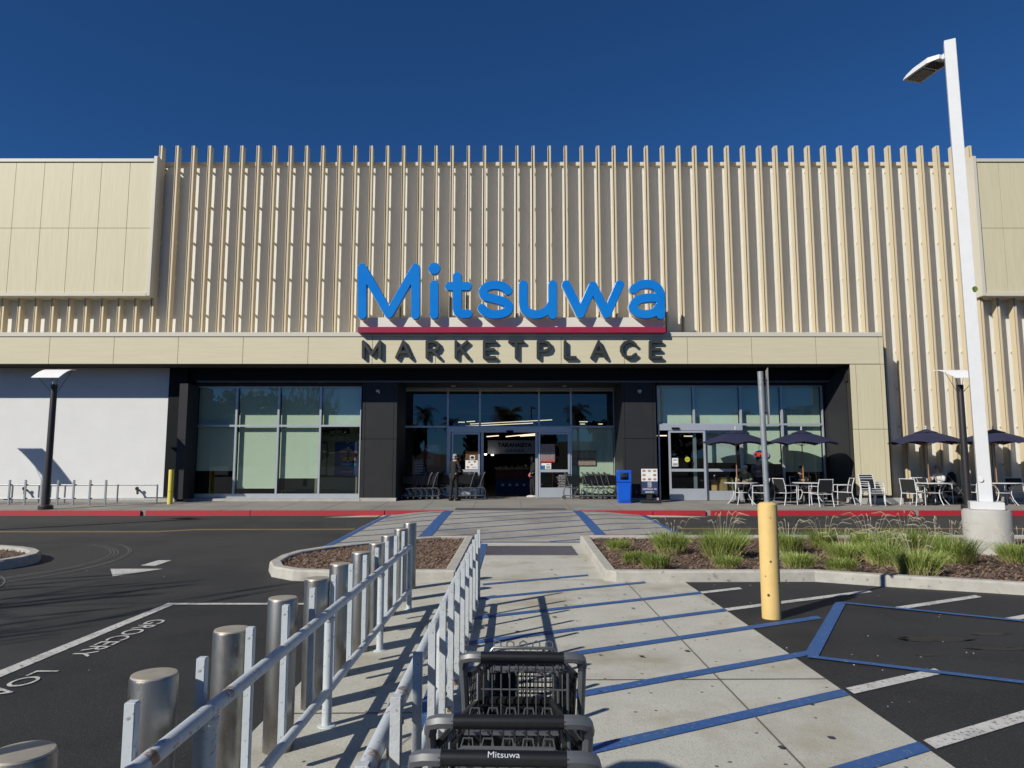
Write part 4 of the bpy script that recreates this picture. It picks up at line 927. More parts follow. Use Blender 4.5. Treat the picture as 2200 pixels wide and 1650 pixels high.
for i in range(len(prof)-1):
    (u0, a0, c0_), (u1, a1, c1_) = prof[i], prof[i+1]; w0 = .12 if i == 0 else .22
    b.hexa([lp(u0, -w0, a0), lp(u1, -.22, a1), lp(u1, .22, a1), lp(u0, w0, a0)], [lp(u0, -w0*.9, c0_), lp(u1, -.20, c1_), lp(u1, .20, c1_), lp(u0, w0*.9, c0_)])
hd = b.build('lamp_head', m_white, t)
b = MB(); b.hexa([lp(.56, -.15, -.056), lp(.92, -.15, -.078), lp(.92, .15, -.078), lp(.56, .15, -.056)], [lp(.56, -.15, -.036), lp(.92, -.15, -.058), lp(.92, .15, -.058), lp(.56, .15, -.036)]); b.build('lamp_lens', M('lamp_lens', (.10, .10, .09), None, rough=.3), hd)
b = MB()
for i in range(9): u = .32+i*.022; b.hexa([lp(u, -.16, -.05), lp(u+.008, -.16, -.05), lp(u+.008, .16, -.05), lp(u, .16, -.05)], [lp(u, -.16, -.025), lp(u+.008, -.16, -.025), lp(u+.008, .16, -.025), lp(u, .16, -.025)])
b.build('cooling_fins', m_blk, hd)
b = MB(); q = Vector(lp(.46, 0, .08)); b.lathe([(.035, q.z), (.04, q.z+.05), (.025, q.z+.09), (.005, q.z+.10)], q.x, q.y, 12); b.build('photo_cell', M('cell_cream', (.75, .62, .30), None, rough=.5), t, smooth=True)
z_ = PZ(621, py_-.12); b = MB(); b.tube([(px_-.02+.02, py_-.128, z_), (px_-.02+.02, py_-.14, z_)], .048, 20); b.build('round_badge', M('badge_green', (.32, .42, .05), (.02, .05, .01), 9), t)
z_ = PZ(1030, py_-.1); b = MB(); b.tube([(px_-.10, py_-.07, z_-.0), (px_-.112, py_-.08, z_-.0)], .045, 16); b.build('hand_hole_cover', m_white, t)
# ------------------------------------------------------------------ curved shade lamps along the sidewalk
def shade_lamp(x, y, label):
    z0 = sz(y); t = thing('sidewalk_lamp', label, 'street lamp', (x, y, z0), group='dark sidewalk lamps with curved white shades')
    b = MB(); b.lathe([(.21, z0-.02), (.21, z0+.10), (.19, z0+.13), (.10, z0+.16)], x, y, 20); b.build('base', m_dkpole, t)
    b = MB(); b.lathe([(.105, z0+.1), (.092, 3.95), (.085, 4.0)], x, y, 20); b.lathe([(.10, 4.0), (.10, 4.14)], x, y, 20); b.build('pole', m_dkpole, t, smooth=True)
    b = MB(); n = 10; k_ = x/-14.4 if x < 0 else 1; x0, x1 = x-.42, x+.45; ya, yb = y-.50, y+.50
    for i in range(n+1):
        v = i/n
        for xx in (x0-.12*v, x1-.12*v): b.v.append((xx, ya+(yb-ya)*v, 4.30+.36*sin(v*pi*.5)))
    for i in range(n): q = 2*i; b.f.append((q, q+1, q+3, q+2))
    k = len(b.v); b.v += [(a, c, d+.018) for a, c, d in b.v]; b.f += [tuple(k+i for i in reversed(f)) for f in list(b.f)]
    b.f += [(2*i, 2*i+2, k+2*i+2, k+2*i) for i in range(n)]+[(2*i+3, 2*i+1, k+2*i+1, k+2*i+3) for i in range(n)]+[(1, 0, k, k+1), (2*n, 2*n+1, k+2*n+1, k+2*n)]
    b.build('shade', M('lamp_shade_white', (.82, .82, .82), None, rough=.45), t, smooth=False)
    for sx_, sy_ in ((-.34, -.35), (.34, -.35), (-.30, .3), (.36, .3)):
        b = MB(); b.tube([(x+sx_*.22, y+sy_*.2, 3.92), (x+sx_, y+sy_, 4.30+.36*sin((sy_+.5)*pi*.5))], .008, 5); b.build('stay_rod', m_dkpole, t)
    return t
shade_lamp(PX(98, 1090, 22.5), 22.5, 'dark lamp with curved white shade in front of the white stucco wall')
shade_lamp(PX(2080, 1080, 22.6), 22.6, 'dark lamp with curved white shade beside the tall white pole')
shade_lamp(PX(98, 1090, 22.5)-5.55, 22.5, 'matching lamp standing left of the photo edge, known by its shadow on the white wall')
# ------------------------------------------------------------------ rails along the stucco wall, yellow post
Yb = 24.1; zb0 = sz(Yb)
t = thing('wall_railing', 'low pale steel railing with tall square pickets in front of the white stucco wall', 'railing', (PX(120, 1080, Yb), Yb, zb0), group='pale steel railings along the stucco wall')
xa_, xb_ = -22, PX(228, 1080, Yb)
b = MB(); b.tube([(xa_, Yb, PZ(1042, Yb)), (xb_, Yb, PZ(1042, Yb))], .026, 8); b.build('top_rail', m_galv, t, smooth=True)
b = MB(); b.tube([(xa_, Yb, PZ(1071, Yb)), (xb_, Yb, PZ(1071, Yb))], .026, 8); b.build('bottom_rail', m_galv, t, smooth=True)
for px in (-52, -16, 20, 54, 89, 124, 158, 193, 227):
    x = PX(px, 1060, Yb-.04); b = MB(); b.box(x-.027, x+.027, Yb-.07, Yb-.025, zb0, PZ(1031, Yb)); b.build('picket', m_galv, t)
Y2 = 24.9
t = thing('wall_railing', 'second low railing close to the stucco wall, ending beside the plain yellow post', 'railing', (PX(200, 1080, Y2), Y2, sz(Y2)), group='pale steel railings along the stucco wall')
for nm, py in (('top_rail', 1042), ('bottom_rail', 1073)):
    b = MB(); b.tube([(xa_, Y2, PZ(py, Y2)), (PX(338, py, Y2), Y2, PZ(py, Y2))], .024, 8); b.build(nm, m_galv, t, smooth=True)
for px in (-40, 27, 84, 109, 140, 253, 338):
    x = PX(px, 1060, Y2); b = MB(); b.tube([(x, Y2-.02, sz(Y2)), (x, Y2-.02, PZ(1041, Y2))], .03, 8); b.build('post', m_galv, t, smooth=True)
for px in (54, 296):
    x = PX(px, 1053, YW-.1); t = thing('hose_bib', ['black hose tap low on the stucco wall behind the lamp', 'black hose tap low on the stucco wall near the yellow post'][px > 100], 'tap', (x, YW, PZ(1056, YW)))
    b = MB(); b.tube([(x, YW-.001, PZ(1053, YW)), (x, YW-.12, PZ(1053, YW))], .035, 8); b.tube([(x, YW-.12, PZ(1053, YW)+.02), (x+.05, YW-.2, PZ(1053, YW)-.12)], .04, 8); b.build('valve_body', m_blk, t); b = MB(); b.wheel((x, YW-.16, PZ(1053, YW)+.06), .07, .015, 'y', 10); b.build('hand_wheel', m_blk, t)
x, y = PX(365, 1080, 24.4), 24.4
t = thing('yellow_post', 'plain yellow metal post at the corner of the stucco wall', 'bollard', (x, y, sz(y)))
b = MB(); b.lathe([(.085, sz(y)), (.085, PZ(1011, y)), (.08, PZ(1009, y))], x, y, 20); b.build('post_sleeve', m_yel2, t, smooth=True)
b = MB(); b.lathe([(.0875, sz(y)+.42), (.0875, sz(y)+.43)], x, y, 20); b.build('seam_band', m_wood, t)
# ------------------------------------------------------------------ blue bin and the bakery board
x, y = PX(1341, 1078, 25.0), 25.0; z = sz(y); w_ = (PX(1355, 1050, y)-PX(1327, 1050, y))/2; zt_ = PZ(1010, y); h = zt_-z
t = thing('recycling_bin', 'bright blue plastic bin with a square opening on each side', 'bin', (x, y, z))
b = MB(); b.hexa([(x-w_*.93, y-.22, z), (x+w_*.93, y-.22, z), (x+w_*.93, y+.22, z), (x-w_*.93, y+.22, z)], [(x-w_, y-.24, z+h*.62), (x+w_, y-.24, z+h*.62), (x+w_, y+.24, z+h*.62), (x-w_, y+.24, z+h*.62)]); b.build('bin_body', m_bin, t, bevel=.012)
b = MB(); b.box(x-w_*.78, x+w_*.78, y-.247, y-.24, z+h*.07, z+h*.55); b.build('door_panel', m_bin, t, bevel=.003)
b = MB(); z1_, z2_, z3_ = z+h*.64, z+h*.70, z+h*.92
b.box(x-w_, x+w_, y-.24, y+.24, z1_, z2_); b.box(x-w_, x+w_, y-.24, y+.24, z3_, zt_)
for sx_ in (-1, 1):
    for sy_ in (-1, 1): b.box(min(x+sx_*w_, x+sx_*w_*.66), max(x+sx_*w_, x+sx_*w_*.66), y+sy_*.18-.06, y+sy_*.18+.06, z2_, z3_)
b.build('bin_hood', m_bin, t, bevel=.006)
b = MB(); b.box(x-w_*.6, x+w_*.6, y+.05, y+.17, z2_, z2_+.09); b.build('liner', m_blk, t)
x0, x1 = PX(1377, 1060, 24.9), PX(1414, 1060, 24.9); y = 24.9; z = sz(y); xc = (x0+x1)/2
t = thing('sidewalk_board', 'bakery pavement board with food pictures above a navy panel, on a black base', 'sign board', (xc, y, z))
zt_ = PZ(1006, y); zb_ = PZ(1062, y); zmid_ = PZ(1034, y)
b = MB(); b.box(x0, x1, y-.03, y+.03, zb_, zt_); b.build('frame', m_blk, t, bevel=.008)
b = MB(); b.box(x0+.02, x1-.02, y-.036, y-.031, zmid_, zt_-.02); ph = b.build('picture_panel', m_paper, t)
b = MB(); b.box(x0+.02, x1-.02, y-.036, y-.031, zb_+.02, zmid_); nv = b.build('name_panel', M('board_navy', (.035, .05, .12), None, rough=.5), t)
for i in range(3):
    for j in range(3):
        if (i, j) == (1, 1): continue
        b = MB(); cx_ = x0+.02+(x1-x0-.04)*(i+.5)/3; cz_ = zmid_+(zt_-.02-zmid_)*(j+.5)/3; b.quad(*[(cx_+.062*cos(a*pi/6), y-.039, cz_+.042*sin(a*pi/6)) for a in range(12)]); b.build('food_picture', m_food[(i*2+j) % 5], t)
b = MB(); b.box(xc-.07, xc+.07, y-.040, y-.037, zmid_-.21, zmid_-.02); b.build('logo_panel', M('logo_grey', (.45, .50, .52), (.02, .03, .06), 16), t)
text('HAMADA YA', .085, (xc, y-.041, zmid_-.27), m_txw, t, bold=.0008); text('BAKERY', .082, (xc, y-.041, zmid_-.37), m_txw, t, bold=.0008)
b = MB(); b.box(x0-.02, x1+.05, y-.2, y+.2, z, z+.09); b.box(xc-.1, xc+.1, y-.03, y+.03, z+.09, zb_+.01); b.build('base', m_rub, t, bevel=.02)
# ------------------------------------------------------------------ terrace furniture
def make_umbrella(label):
    t = local('parasol', label, 'parasol', 'navy parasols over the terrace tables'); n = 8; R_ = 1.28; zr, za = 2.02, 2.47
    b = MB(); b.tube([(0, 0, .0), (0, 0, 1.2)], .023, 10); b.tube([(0, 0, 1.2), (0, 0, 2.45)], .018, 10); b.build('pole', m_wood, t, smooth=True)
    b = MB(); K = 5; ring = []
    for k in range(K+1):
        f = k/K; r = R_*(.04+.96*f); row = []
        for j in range(n*4):
            a = 2*pi*j/(n*4)+pi/8; u = (j % 4)/4; sag = sin(u*pi)
            rr = r*(1-.085*sag); zz = za-(za-zr)*(f**1.05)+.085*f*f*sag+.045*sin(f*pi)
            row.append(len(b.v)); b.v.append((rr*cos(a), rr*sin(a), zz))
        ring.append(row)
    for k in range(K):
        for j in range(n*4): l = (j+1) % (n*4); b.f.append((ring[k][j], ring[k+1][j], ring[k+1][l], ring[k][l]))
    b.f.append(tuple(reversed(ring[0]))); cn = b.build('canopy', m_navy, t, smooth=False)
    b = MB(); m_ = 16
    for j in range(m_): a = 2*pi*j/m_; b.v += [(.035*cos(a), .035*sin(a), za+.06), (.36*cos(a), .36*sin(a), za-.07+(.02 if j % 2 else 0))]
    for j in range(m_): l = (j+1) % m_; b.f.append((2*j, 2*j+1, 2*l+1, 2*l))
    b.build('vent_flap', m_navy, cn)
    b = MB(); b.lathe([(.02, za+.05), (.035, za+.08), (.012, za+.11), (.03, za+.14), (.005, za+.19)], 0, 0, 10); b.build('finial', m_white, t)
    for j in range(n):
        a = 2*pi*j/n+pi/8; b = MB(); b.tube([(.03*cos(a), .03*sin(a), za-.07), (R_*.97*cos(a), R_*.97*sin(a), zr-.01)], .007, 4); b.tube([(.03*cos(a), .03*sin(a), 1.98), (.62*cos(a), .62*sin(a), 2.22)], .006, 4); b.build('rib', m_wood, t)
    b = MB(); b.lathe([(.26, 0), (.26, .05), (.08, .08), (.05, .28), (.03, .3)], 0, 0, 20); b.build('base', m_blk, t, smooth=True)
    return t
def make_table(label):
    t = local('terrace_table', label, 'table', 'round white terrace tables')
    b = MB(); b.lathe([(.53, .705), (.545, .712), (.545, .728), (.53, .735), (.03, .7351)], 0, 0, 36); b.build('table_top', M('table_glass', (.50, .53, .54), None, rough=.25), t, smooth=True)
    b = MB(); b.tube([(.54*cos(a*pi/16), .54*sin(a*pi/16), .72) for a in range(32)], .014, 6, closed=True); b.build('rim', m_white, t, smooth=True)
    b = MB(); b.tube([(.24*cos(a*pi/12), .24*sin(a*pi/12), .40) for a in range(24)], .011, 6, closed=True); b.build('brace_ring', m_white, t, smooth=True)
    for k in range(4):
        a = k*pi/2+pi/4+.2; c, s_ = cos(a), sin(a); b = MB(); b.tube([(r*c, r*s_, z) for r, z in ((.42, .70), (.33, .60), (.25, .45), (.245, .36), (.30, .2), (.40, .07), (.47, .0))], .014, 6); b.build('leg', m_white, t, smooth=True)
    return t
def make_chair(label, stack=0):
    t = local('terrace_chair', label, 'chair', 'white framed terrace chairs with black sling')
    for s_ in (-1, 1):
        x = s_*.26
        b = MB(); b.tube([(x, .25, 0), (x, .24, .62), (x, .21, .645), (x, -.2, .65)], .014, 6); b.build('front_leg', m_white, t, smooth=True)
        b = MB(); b.tube([(x, -.30, 0), (x, -.24, .25), (x, -.21, .42), (x, -.24, .65), (x*.96, -.31, .89)], .015, 6); b.build('back_leg', m_white, t, smooth=True)
        b = MB(); b.box(x-.022, x+.022, -.2, .25, .648, .664); b.build('armrest', m_white, t, bevel=.004)
    b = MB(); b.tube([(-.26, .24, .42), (.26, .24, .42)], .013, 6); b.tube([(-.26, -.215, .40), (.26, -.215, .40)], .013, 6); b.tube([(-.26, .24, .42), (-.26, -.215, .40)], .012, 6); b.tube([(.26, .24, .42), (.26, -.215, .40)], .012, 6); b.tube([(-.25, -.305, .875), (.25, -.305, .875)], .013, 6); b.build('seat_frame', m_white, t, smooth=True)
    b = MB(); b.hexa([(-.24, .235, .415), (.24, .235, .415), (.24, -.2, .395), (-.24, -.2, .395)], [(-.24, .235, .425), (.24, .235, .425), (.24, -.2, .405), (-.24, -.2, .405)]); b.build('seat', m_sling, t)
    b = MB(); b.hexa([(-.235, -.225, .45), (.235, -.225, .45), (.235, -.295, .86), (-.235, -.295, .86)], [(-.235, -.235, .45), (.235, -.235, .45), (.235, -.305, .86), (-.235, -.305, .86)]); b.build('backrest', m_sling, t)
    return t
TY = [24.35, 24.35, 24.0, 24.0]; TX = [PX(1592, 1050, TY[0]), PX(1740, 1050, TY[1]), PX(2008, 1050, TY[2]), PX(2157, 1050, TY[3])]
UP = ['navy parasol leftmost in the row, in front of the bakery door', 'navy parasol second from left, in front of the right end of the glazing', 'navy parasol before the striped fins, left of the white pole', 'navy parasol at the right edge of the photo behind the white pole']
TB = ['round white table under the leftmost parasol', 'round white table under the second parasol, a dark dressed person behind it', 'round white table in front of the fins with a person in white behind', 'round white table at the right edge of the photo']
u0 = make_umbrella(UP[0]); t0 = make_table(TB[0]); zt_ = sz(24.3)
place(u0, (TX[0], TY[0]+.4, zt_), .1); place(t0, (TX[0], TY[0], zt_))
for i in (1, 2, 3): dup(u0, (TX[i]-.04*i, TY[i]+(.4 if i == 1 else .15), zt_), .1+.35*i, UP[i]); dup(t0, (TX[i], TY[i], zt_), .3*i, TB[i])
ch0 = make_chair('white framed chair right of the leftmost table, facing it')
def ch(px, Y, deg, lab, first=[True]):
    loc = (PX(px, 1070, Y), Y, sz(Y)+.002)
    if first[0]: first[0] = False; return place(ch0, loc, radians(deg), lab)
    return dup(ch0, loc, radians(deg), lab)
ch(1633, 24.0, 75, 'white framed chair right of the leftmost table, partly behind the yellow sign post')
ch(1688, 24.1, -68, 'white framed chair facing right towards the second table')
ch(1764, 23.5, 12, 'white framed chair seen from behind in front of the second table')
ch(1812, 24.3, 80, 'white framed chair right of the second table, facing left')
ch(1598, 25.35, 160, 'white framed chair under the person with the white cap'); ch(1722, 25.4, 190, 'white framed chair under the dark dressed person')
ch(1962, 23.9, -60, 'white framed chair left of the table before the fins, its slatted back towards the camera')
ch(2100, 24.1, 100, 'white framed chair just left of the white light pole'); ch(2022, 24.6, 175, 'white framed chair under the person in white')
ch(2182, 24.5, 150, 'white framed chair at the right edge of the photo')
for k in range(3):
    lab = ['bottom chair of the stack in front of the cream pillar', 'middle chair of the stack in front of the cream pillar', 'top chair of the stack in front of the cream pillar'][k]
    o = ch(1876, 23.75, 188, lab); o.location.z += .07*k; o.location.y += .035*k
# ------------------------------------------------------------------ people
def skin(name, js, edges, mat, parent, levels=2):
    keys = list(js); bm = bmesh.new(); vs = {k: bm.verts.new(js[k][0]) for k in keys}
    for a, c in edges: bm.edges.new((vs[a], vs[c]))
    me = bpy.data.meshes.new('sk'); bm.to_mesh(me); bm.free(); o = bpy.data.objects.new('sk', me); COL.objects.link(o)
    md = o.modifiers.new('s', 'SKIN'); md.use_smooth_shade = True
    sv = me.skin_vertices[0].data if me.skin_vertices else None
    if sv is None:
        bpy.context.view_layer.objects.active = o; bpy.ops.mesh.customdata_skin_add() if False else None
    for i, k in enumerate(keys):
        r = js[k][1]; me.skin_vertices[0].data[i].radius = r if isinstance(r, tuple) else (r, r)
    me.skin_vertices[0].data[0].use_root = True
    sb = o.modifiers.new('b', 'SUBSURF'); sb.levels = levels; sb.render_levels = levels
    dg = bpy.context.evaluated_depsgraph_get(); dg.update(); m2 = bpy.data.meshes.new_from_object(o.evaluated_get(dg)); bpy.data.objects.remove(o)
    return link(name, m2, mat, parent, smooth=True)
def human(label, cloth_top, cloth_leg, hair, pose='stand', k=1.0, arms=None, cap=None, shoes=None, coat=0.0, lean=0.0, grp=None):
    t = local('person', label, 'person')
    if pose == 'stand':
        J = {'pel': (0, 0, .93), 'ch': (0, .0+lean*.4, 1.24), 'nk': (0, .01+lean*.8, 1.45), 'hd': (0, .03+lean, 1.585), 'ht': (0, .02+lean, 1.665)}
        for s_, n in ((-1, 'l'), (1, 'r')):
            J.update({n+'h': (s_*.09, 0, .88), n+'k': (s_*.10, .03*s_+.02, .50), n+'a': (s_*.11, .05*s_-.02, .085), n+'t': (s_*.13, .05*s_+.12, .035)})
    else:
        J = {'pel': (0, -.02, .53), 'ch': (0, -.05+lean*.4, .84), 'nk': (0, -.02+lean*.8, 1.05), 'hd': (0, .02+lean, 1.185), 'ht': (0, .01+lean, 1.265)}
        for s_, n in ((-1, 'l'), (1, 'r')):
            J.update({n+'h': (s_*.09, .03, .52), n+'k': (s_*.12, .43, .50), n+'a': (s_*.13, .40+.1*s_, .085), n+'t': (s_*.14, .54+.1*s_, .035)})
    zs_ = J['nk'][2]-.05; ys_ = J['nk'][1]
    A = arms or [(.24, -.03, -.29, .24, .08, -.52), (.24, -.03, -.29, .24, .08, -.52)]
    J['ck'] = (0, J['hd'][1]+.012, J['hd'][2]-.062)
    for (s_, n), (ex, ey, ez, wx, wy, wz) in zip(((-1, 'l'), (1, 'r')), A):
        J.update({n+'s': (s_*.165, ys_, zs_), n+'e': (s_*ex, ys_+ey, zs_+ez), n+'w': (s_*wx, ys_+wy, zs_+wz)})
        e, w2 = Vector(J[n+'e']), Vector(J[n+'w']); J[n+'d'] = tuple(w2+(w2-e).normalized()*.075)
    R0 = {'pel': (.13, .10), 'ch': (.135, .10), 'nk': .050, 'ck': (.052, .060), 'hd': (.072, .088), 'ht': (.06, .07), 'h': .085, 'k': .055, 'a': .04, 't': .035, 's': .055, 'e': .042, 'w': .028, 'd': (.038, .018)}
    rad = lambda q, add=0: tuple(x+add for x in (R0.get(q) or R0[q[-1]])) if isinstance((R0.get(q) or R0[q[-1]]), tuple) else (R0.get(q) or R0[q[-1]])+add
    E_ = [('pel', 'ch'), ('ch', 'nk'), ('nk', 'ck'), ('ck', 'hd'), ('hd', 'ht')]+[e for n in 'lr' for e in (('pel', n+'h'), (n+'h', n+'k'), (n+'k', n+'a'), (n+'a', n+'t'), ('nk', n+'s'), (n+'s', n+'e'), (n+'e', n+'w'), (n+'w', n+'d'))]
    body = skin('body', {q: (J[q], rad(q)) for q in J}, E_, m_skin, t, 1)
    b = MB(); hx, hy, hz = J['hd']                      # fingers, nose and ears joined to the body mesh
    for n in 'lr':
        d, w2 = Vector(J[n+'d']), Vector(J[n+'w']); u = (d-w2).normalized(); s2 = u.cross(Vector((0, 1, 0))).normalized() if abs(u.y) < .9 else Vector((1, 0, 0)); c_ = u.cross(s2)
        for q in range(4): o_ = d+s2*(q-1.5)*.018; L_ = (.05, .06, .057, .045)[q]; b.tube([o_, o_+u*L_*.6, o_+u*L_*.9+c_*.02], [.009, .008, .006], 5)
        o_ = w2+u*.02; b.tube([o_, o_+s2*.035+u*.03, o_+s2*.04+u*.055], [.011, .01, .007], 5)
        b.lathe([(.001, hz-.03), (.022, hz), (.001, hz+.03)], hx+(-.078 if n == 'l' else .078), hy, 6)
    b.tube([(hx, hy+.075, hz+.03), (hx, hy+.108, hz-.012), (hx, hy+.08, hz-.02)], [.008, .014, .008], 6)
    me2 = bpy.data.meshes.new('x'); me2.from_pydata(b.v, [], b.f); bm = bmesh.new(); bm.from_mesh(body.data); bm.from_mesh(me2); bm.to_mesh(body.data); bm.free()
    b = MB()
    for s_ in (-1, 1): b.lathe([(.001, hz+.018), (.011, hz+.026), (.001, hz+.034)], hx+s_*.032, hy+.080, 6)
    b.tube([(hx-.024, hy+.084, hz-.045), (hx, hy+.09, hz-.048), (hx+.024, hy+.084, hz-.045)], .005, 4); b.build('face_features', m_hairb, body)
    tj = {q: (J[q], rad(q, .020)) for q in ('pel', 'ch', 'nk', 'ls', 'le', 'lw', 'rs', 're', 'rw')}; tj['nk'] = (tuple(Vector(J['nk'])+Vector((0, 0, -.035))), .075); tj['pel'] = (tuple(Vector(J['pel'])+Vector((0, 0, -.03))), (.155, .125))
    E2 = [('pel', 'ch'), ('ch', 'nk'), ('nk', 'ls'), ('ls', 'le'), ('le', 'lw'), ('nk', 'rs'), ('rs', 're'), ('re', 'rw')]
    if coat: tj['hem'] = (tuple(Vector(J['pel'])+Vector((0, 0, -coat))), (.165, .125)); E2.append(('pel', 'hem'))
    skin('jacket', tj, E2, cloth_top, t, 1)
    lj = {q: (J[q], rad(q, .016)) for q in ('pel', 'lh', 'lk', 'la', 'rh', 'rk', 'ra')}
    skin('trousers', lj, [('pel', 'lh'), ('lh', 'lk'), ('lk', 'la'), ('pel', 'rh'), ('rh', 'rk'), ('rk', 'ra')], cloth_leg, t, 1)
    for n in 'lr':
        a, c = Vector(J[n+'a']), Vector(J[n+'t']); b = MB(); d = (c-a); d.z = 0; d.normalize(); g = a-d*.06; g.z = .03
        b.tube([g+Vector((0, 0, .02)), Vector((a.x, a.y, .045)), Vector((c.x, c.y, .035)), Vector((c.x, c.y, .03))+d*.07], [.045, .055, .05, .025], 8); b.build('shoe', shoes or m_cblk, t, smooth=True)
    b = MB(); prof = [(.005, hz+.138), (.055, hz+.128), (.086, hz+.09), (.092, hz+.062)]; b.lathe(prof, hx, hy-.012, 14); b.tube([(hx, hy-.05, hz+.04), (hx, hy-.06, hz-.06)], [.07, .05], 8); b.build('hair', hair, t, smooth=True)
    if cap:
        b = MB(); b.lathe([(.01, hz+.145), (.07, hz+.13), (.105, hz+.07), (.108, hz+.045)], hx, hy-.005, 16); b.hexa([(hx-.08, hy+.06, hz+.045), (hx+.08, hy+.06, hz+.045), (hx+.06, hy+.18, hz+.03), (hx-.06, hy+.18, hz+.03)], [(hx-.08, hy+.06, hz+.055), (hx+.08, hy+.06, hz+.055), (hx+.06, hy+.18, hz+.04), (hx-.06, hy+.18, hz+.04)]); b.build('cap', cap, t, smooth=True)
    t.scale = (k, k, k); return t
p = human('standing man in long dark coat with grey hair, turned towards the carts at the doors', m_cgry, m_cblk, m_hairg, k=.98, coat=.22, lean=.03, arms=[(.25, .02, -.26, .20, .22, -.36), (.25, .02, -.26, .20, .22, -.36)])
p.location = (PX(975, 1078, 25.9), 25.9, .30); p.rotation_euler = (0, 0, radians(-35))
p = human('person in dark jacket with a pink shirt hem standing in the open doorway', m_cblk, m_cblk, m_hairb, k=.97, shoes=m_cwht, arms=[(.24, .0, -.28, .22, .14, -.42), (.23, .06, -.22, .12, .24, -.12)])
p.location = (PX(1145, 1066, 28.3), 28.2, .305); p.rotation_euler = (0, 0, radians(100))
b = MB(); b.lathe([(.165, .84), (.17, .90), (.16, .96)], 0, .0, 14); hm = b.build('shirt_hem', m_pink, p, smooth=True)
p = human('standing person in a patterned shirt behind the leftmost table, arms folded', m_cpat, m_cblk, m_hairb, k=.90, arms=[(.25, .04, -.26, .02, .20, -.24), (.25, .04, -.26, .02, .21, -.20)])
p.location = (PX(1630, 1070, 25.5), 25.45, .30); p.rotation_euler = (0, 0, radians(165))
p = human('seated person in a pale cap and olive shirt at the leftmost table', m_coliv, m_cblk, m_hairg, 'sit', k=.98, cap=m_cwht, arms=[(.24, .08, -.24, .14, .30, -.22), (.24, .08, -.24, .14, .30, -.22)])
p.location = (PX(1603, 1070, 25.4), 25.4, .29); p.rotation_euler = (0, 0, radians(140))
p = human('seated person dressed all in dark clothes behind the second table', m_cblk, m_denim, m_hairb, 'sit', k=.96, arms=[(.24, .10, -.22, .12, .32, -.20), (.24, .10, -.22, .12, .32, -.20)])
p.location = (PX(1724, 1070, 25.4), 25.45, .29); p.rotation_euler = (0, 0, radians(185))
p = human('seated person in white top and cap leaning over the table before the fins', m_cwht, m_cblk, m_hairb, 'sit', k=.98, cap=M('cap_grey', (.30, .29, .27), None, rough=.8), lean=.10, arms=[(.22, .12, -.22, .10, .34, -.12), (.22, .12, -.22, .10, .34, -.12)])
p.location = (PX(2022, 1070, 24.6), 24.6, .28); p.rotation_euler = (0, 0, radians(120))
x, y = PX(2052, 1070, 24.6), 24.55; z = sz(y)
t = thing('stroller', 'black folded stroller with a dark hood beside the person in white', 'stroller', (x, y, z))
b = MB(); b.hexa([(x-.22, y-.2, z+.28), (x+.20, y-.2, z+.28), (x+.20, y+.25, z+.28), (x-.22, y+.25, z+.28)], [(x-.25, y-.2, z+.62), (x+.10, y-.2, z+.62), (x+.10, y+.25, z+.62), (x-.25, y+.25, z+.62)]); b.build('seat_shell', m_cblk, t, bevel=.05)
b = MB(); b.tube([(x-.12, y-.2, z+.6), (x-.10, y, z+.92), (x-.12, y+.25, z+.6)], [.06, .17, .06], 10); b.build('hood', m_cblk, t, smooth=True)
b = MB(); 
for s_ in (-.2, .25): b.tube([(x-.32, y+s_, z+.95), (x+.28, y+s_, z+.10)], .014, 6); b.tube([(x-.22, y+s_, z+.10), (x+.1, y+s_, z+.5)], .014, 6)
b.tube([(x-.32, y-.2, z+.95), (x-.32, y+.25, z+.95)], .014, 6); b.build('frame', m_grey, t)
for a, c in ((.28, -.2), (.28, .25), (-.22, -.2), (-.22, .25)): b = MB(); b.wheel((x+a, y+c, z+.10), .10, .03, 'y', 14); b.build('wheel', m_rub, t)
x, y = PX(1978, 1060, 24.3), 24.5; z = sz(y)
t = thing('tote_bag', 'white bag resting on a chair left of the person in white', 'bag', (x, y, z+.43)); b = MB(); b.hexa([(x-.16, y-.08, z+.44), (x+.16, y-.08, z+.44), (x+.16, y+.08, z+.44), (x-.16, y+.08, z+.44)], [(x-.20, y-.04, z+.72), (x+.10, y-.04, z+.74), (x+.10, y+.04, z+.74), (x-.20, y+.04, z+.72)]); b.build('bag_body', m_cwht, t, bevel=.02); b = MB(); b.tube([(x-.12, y, z+.72), (x-.1, y, z+.86), (x, y, z+.88), (x+.05, y, z+.73)], .008, 6); b.build('strap', m_cwht, t)
o = ch(1985, 24.55, 172, 'white framed chair carrying the white bag, left of the person in white')
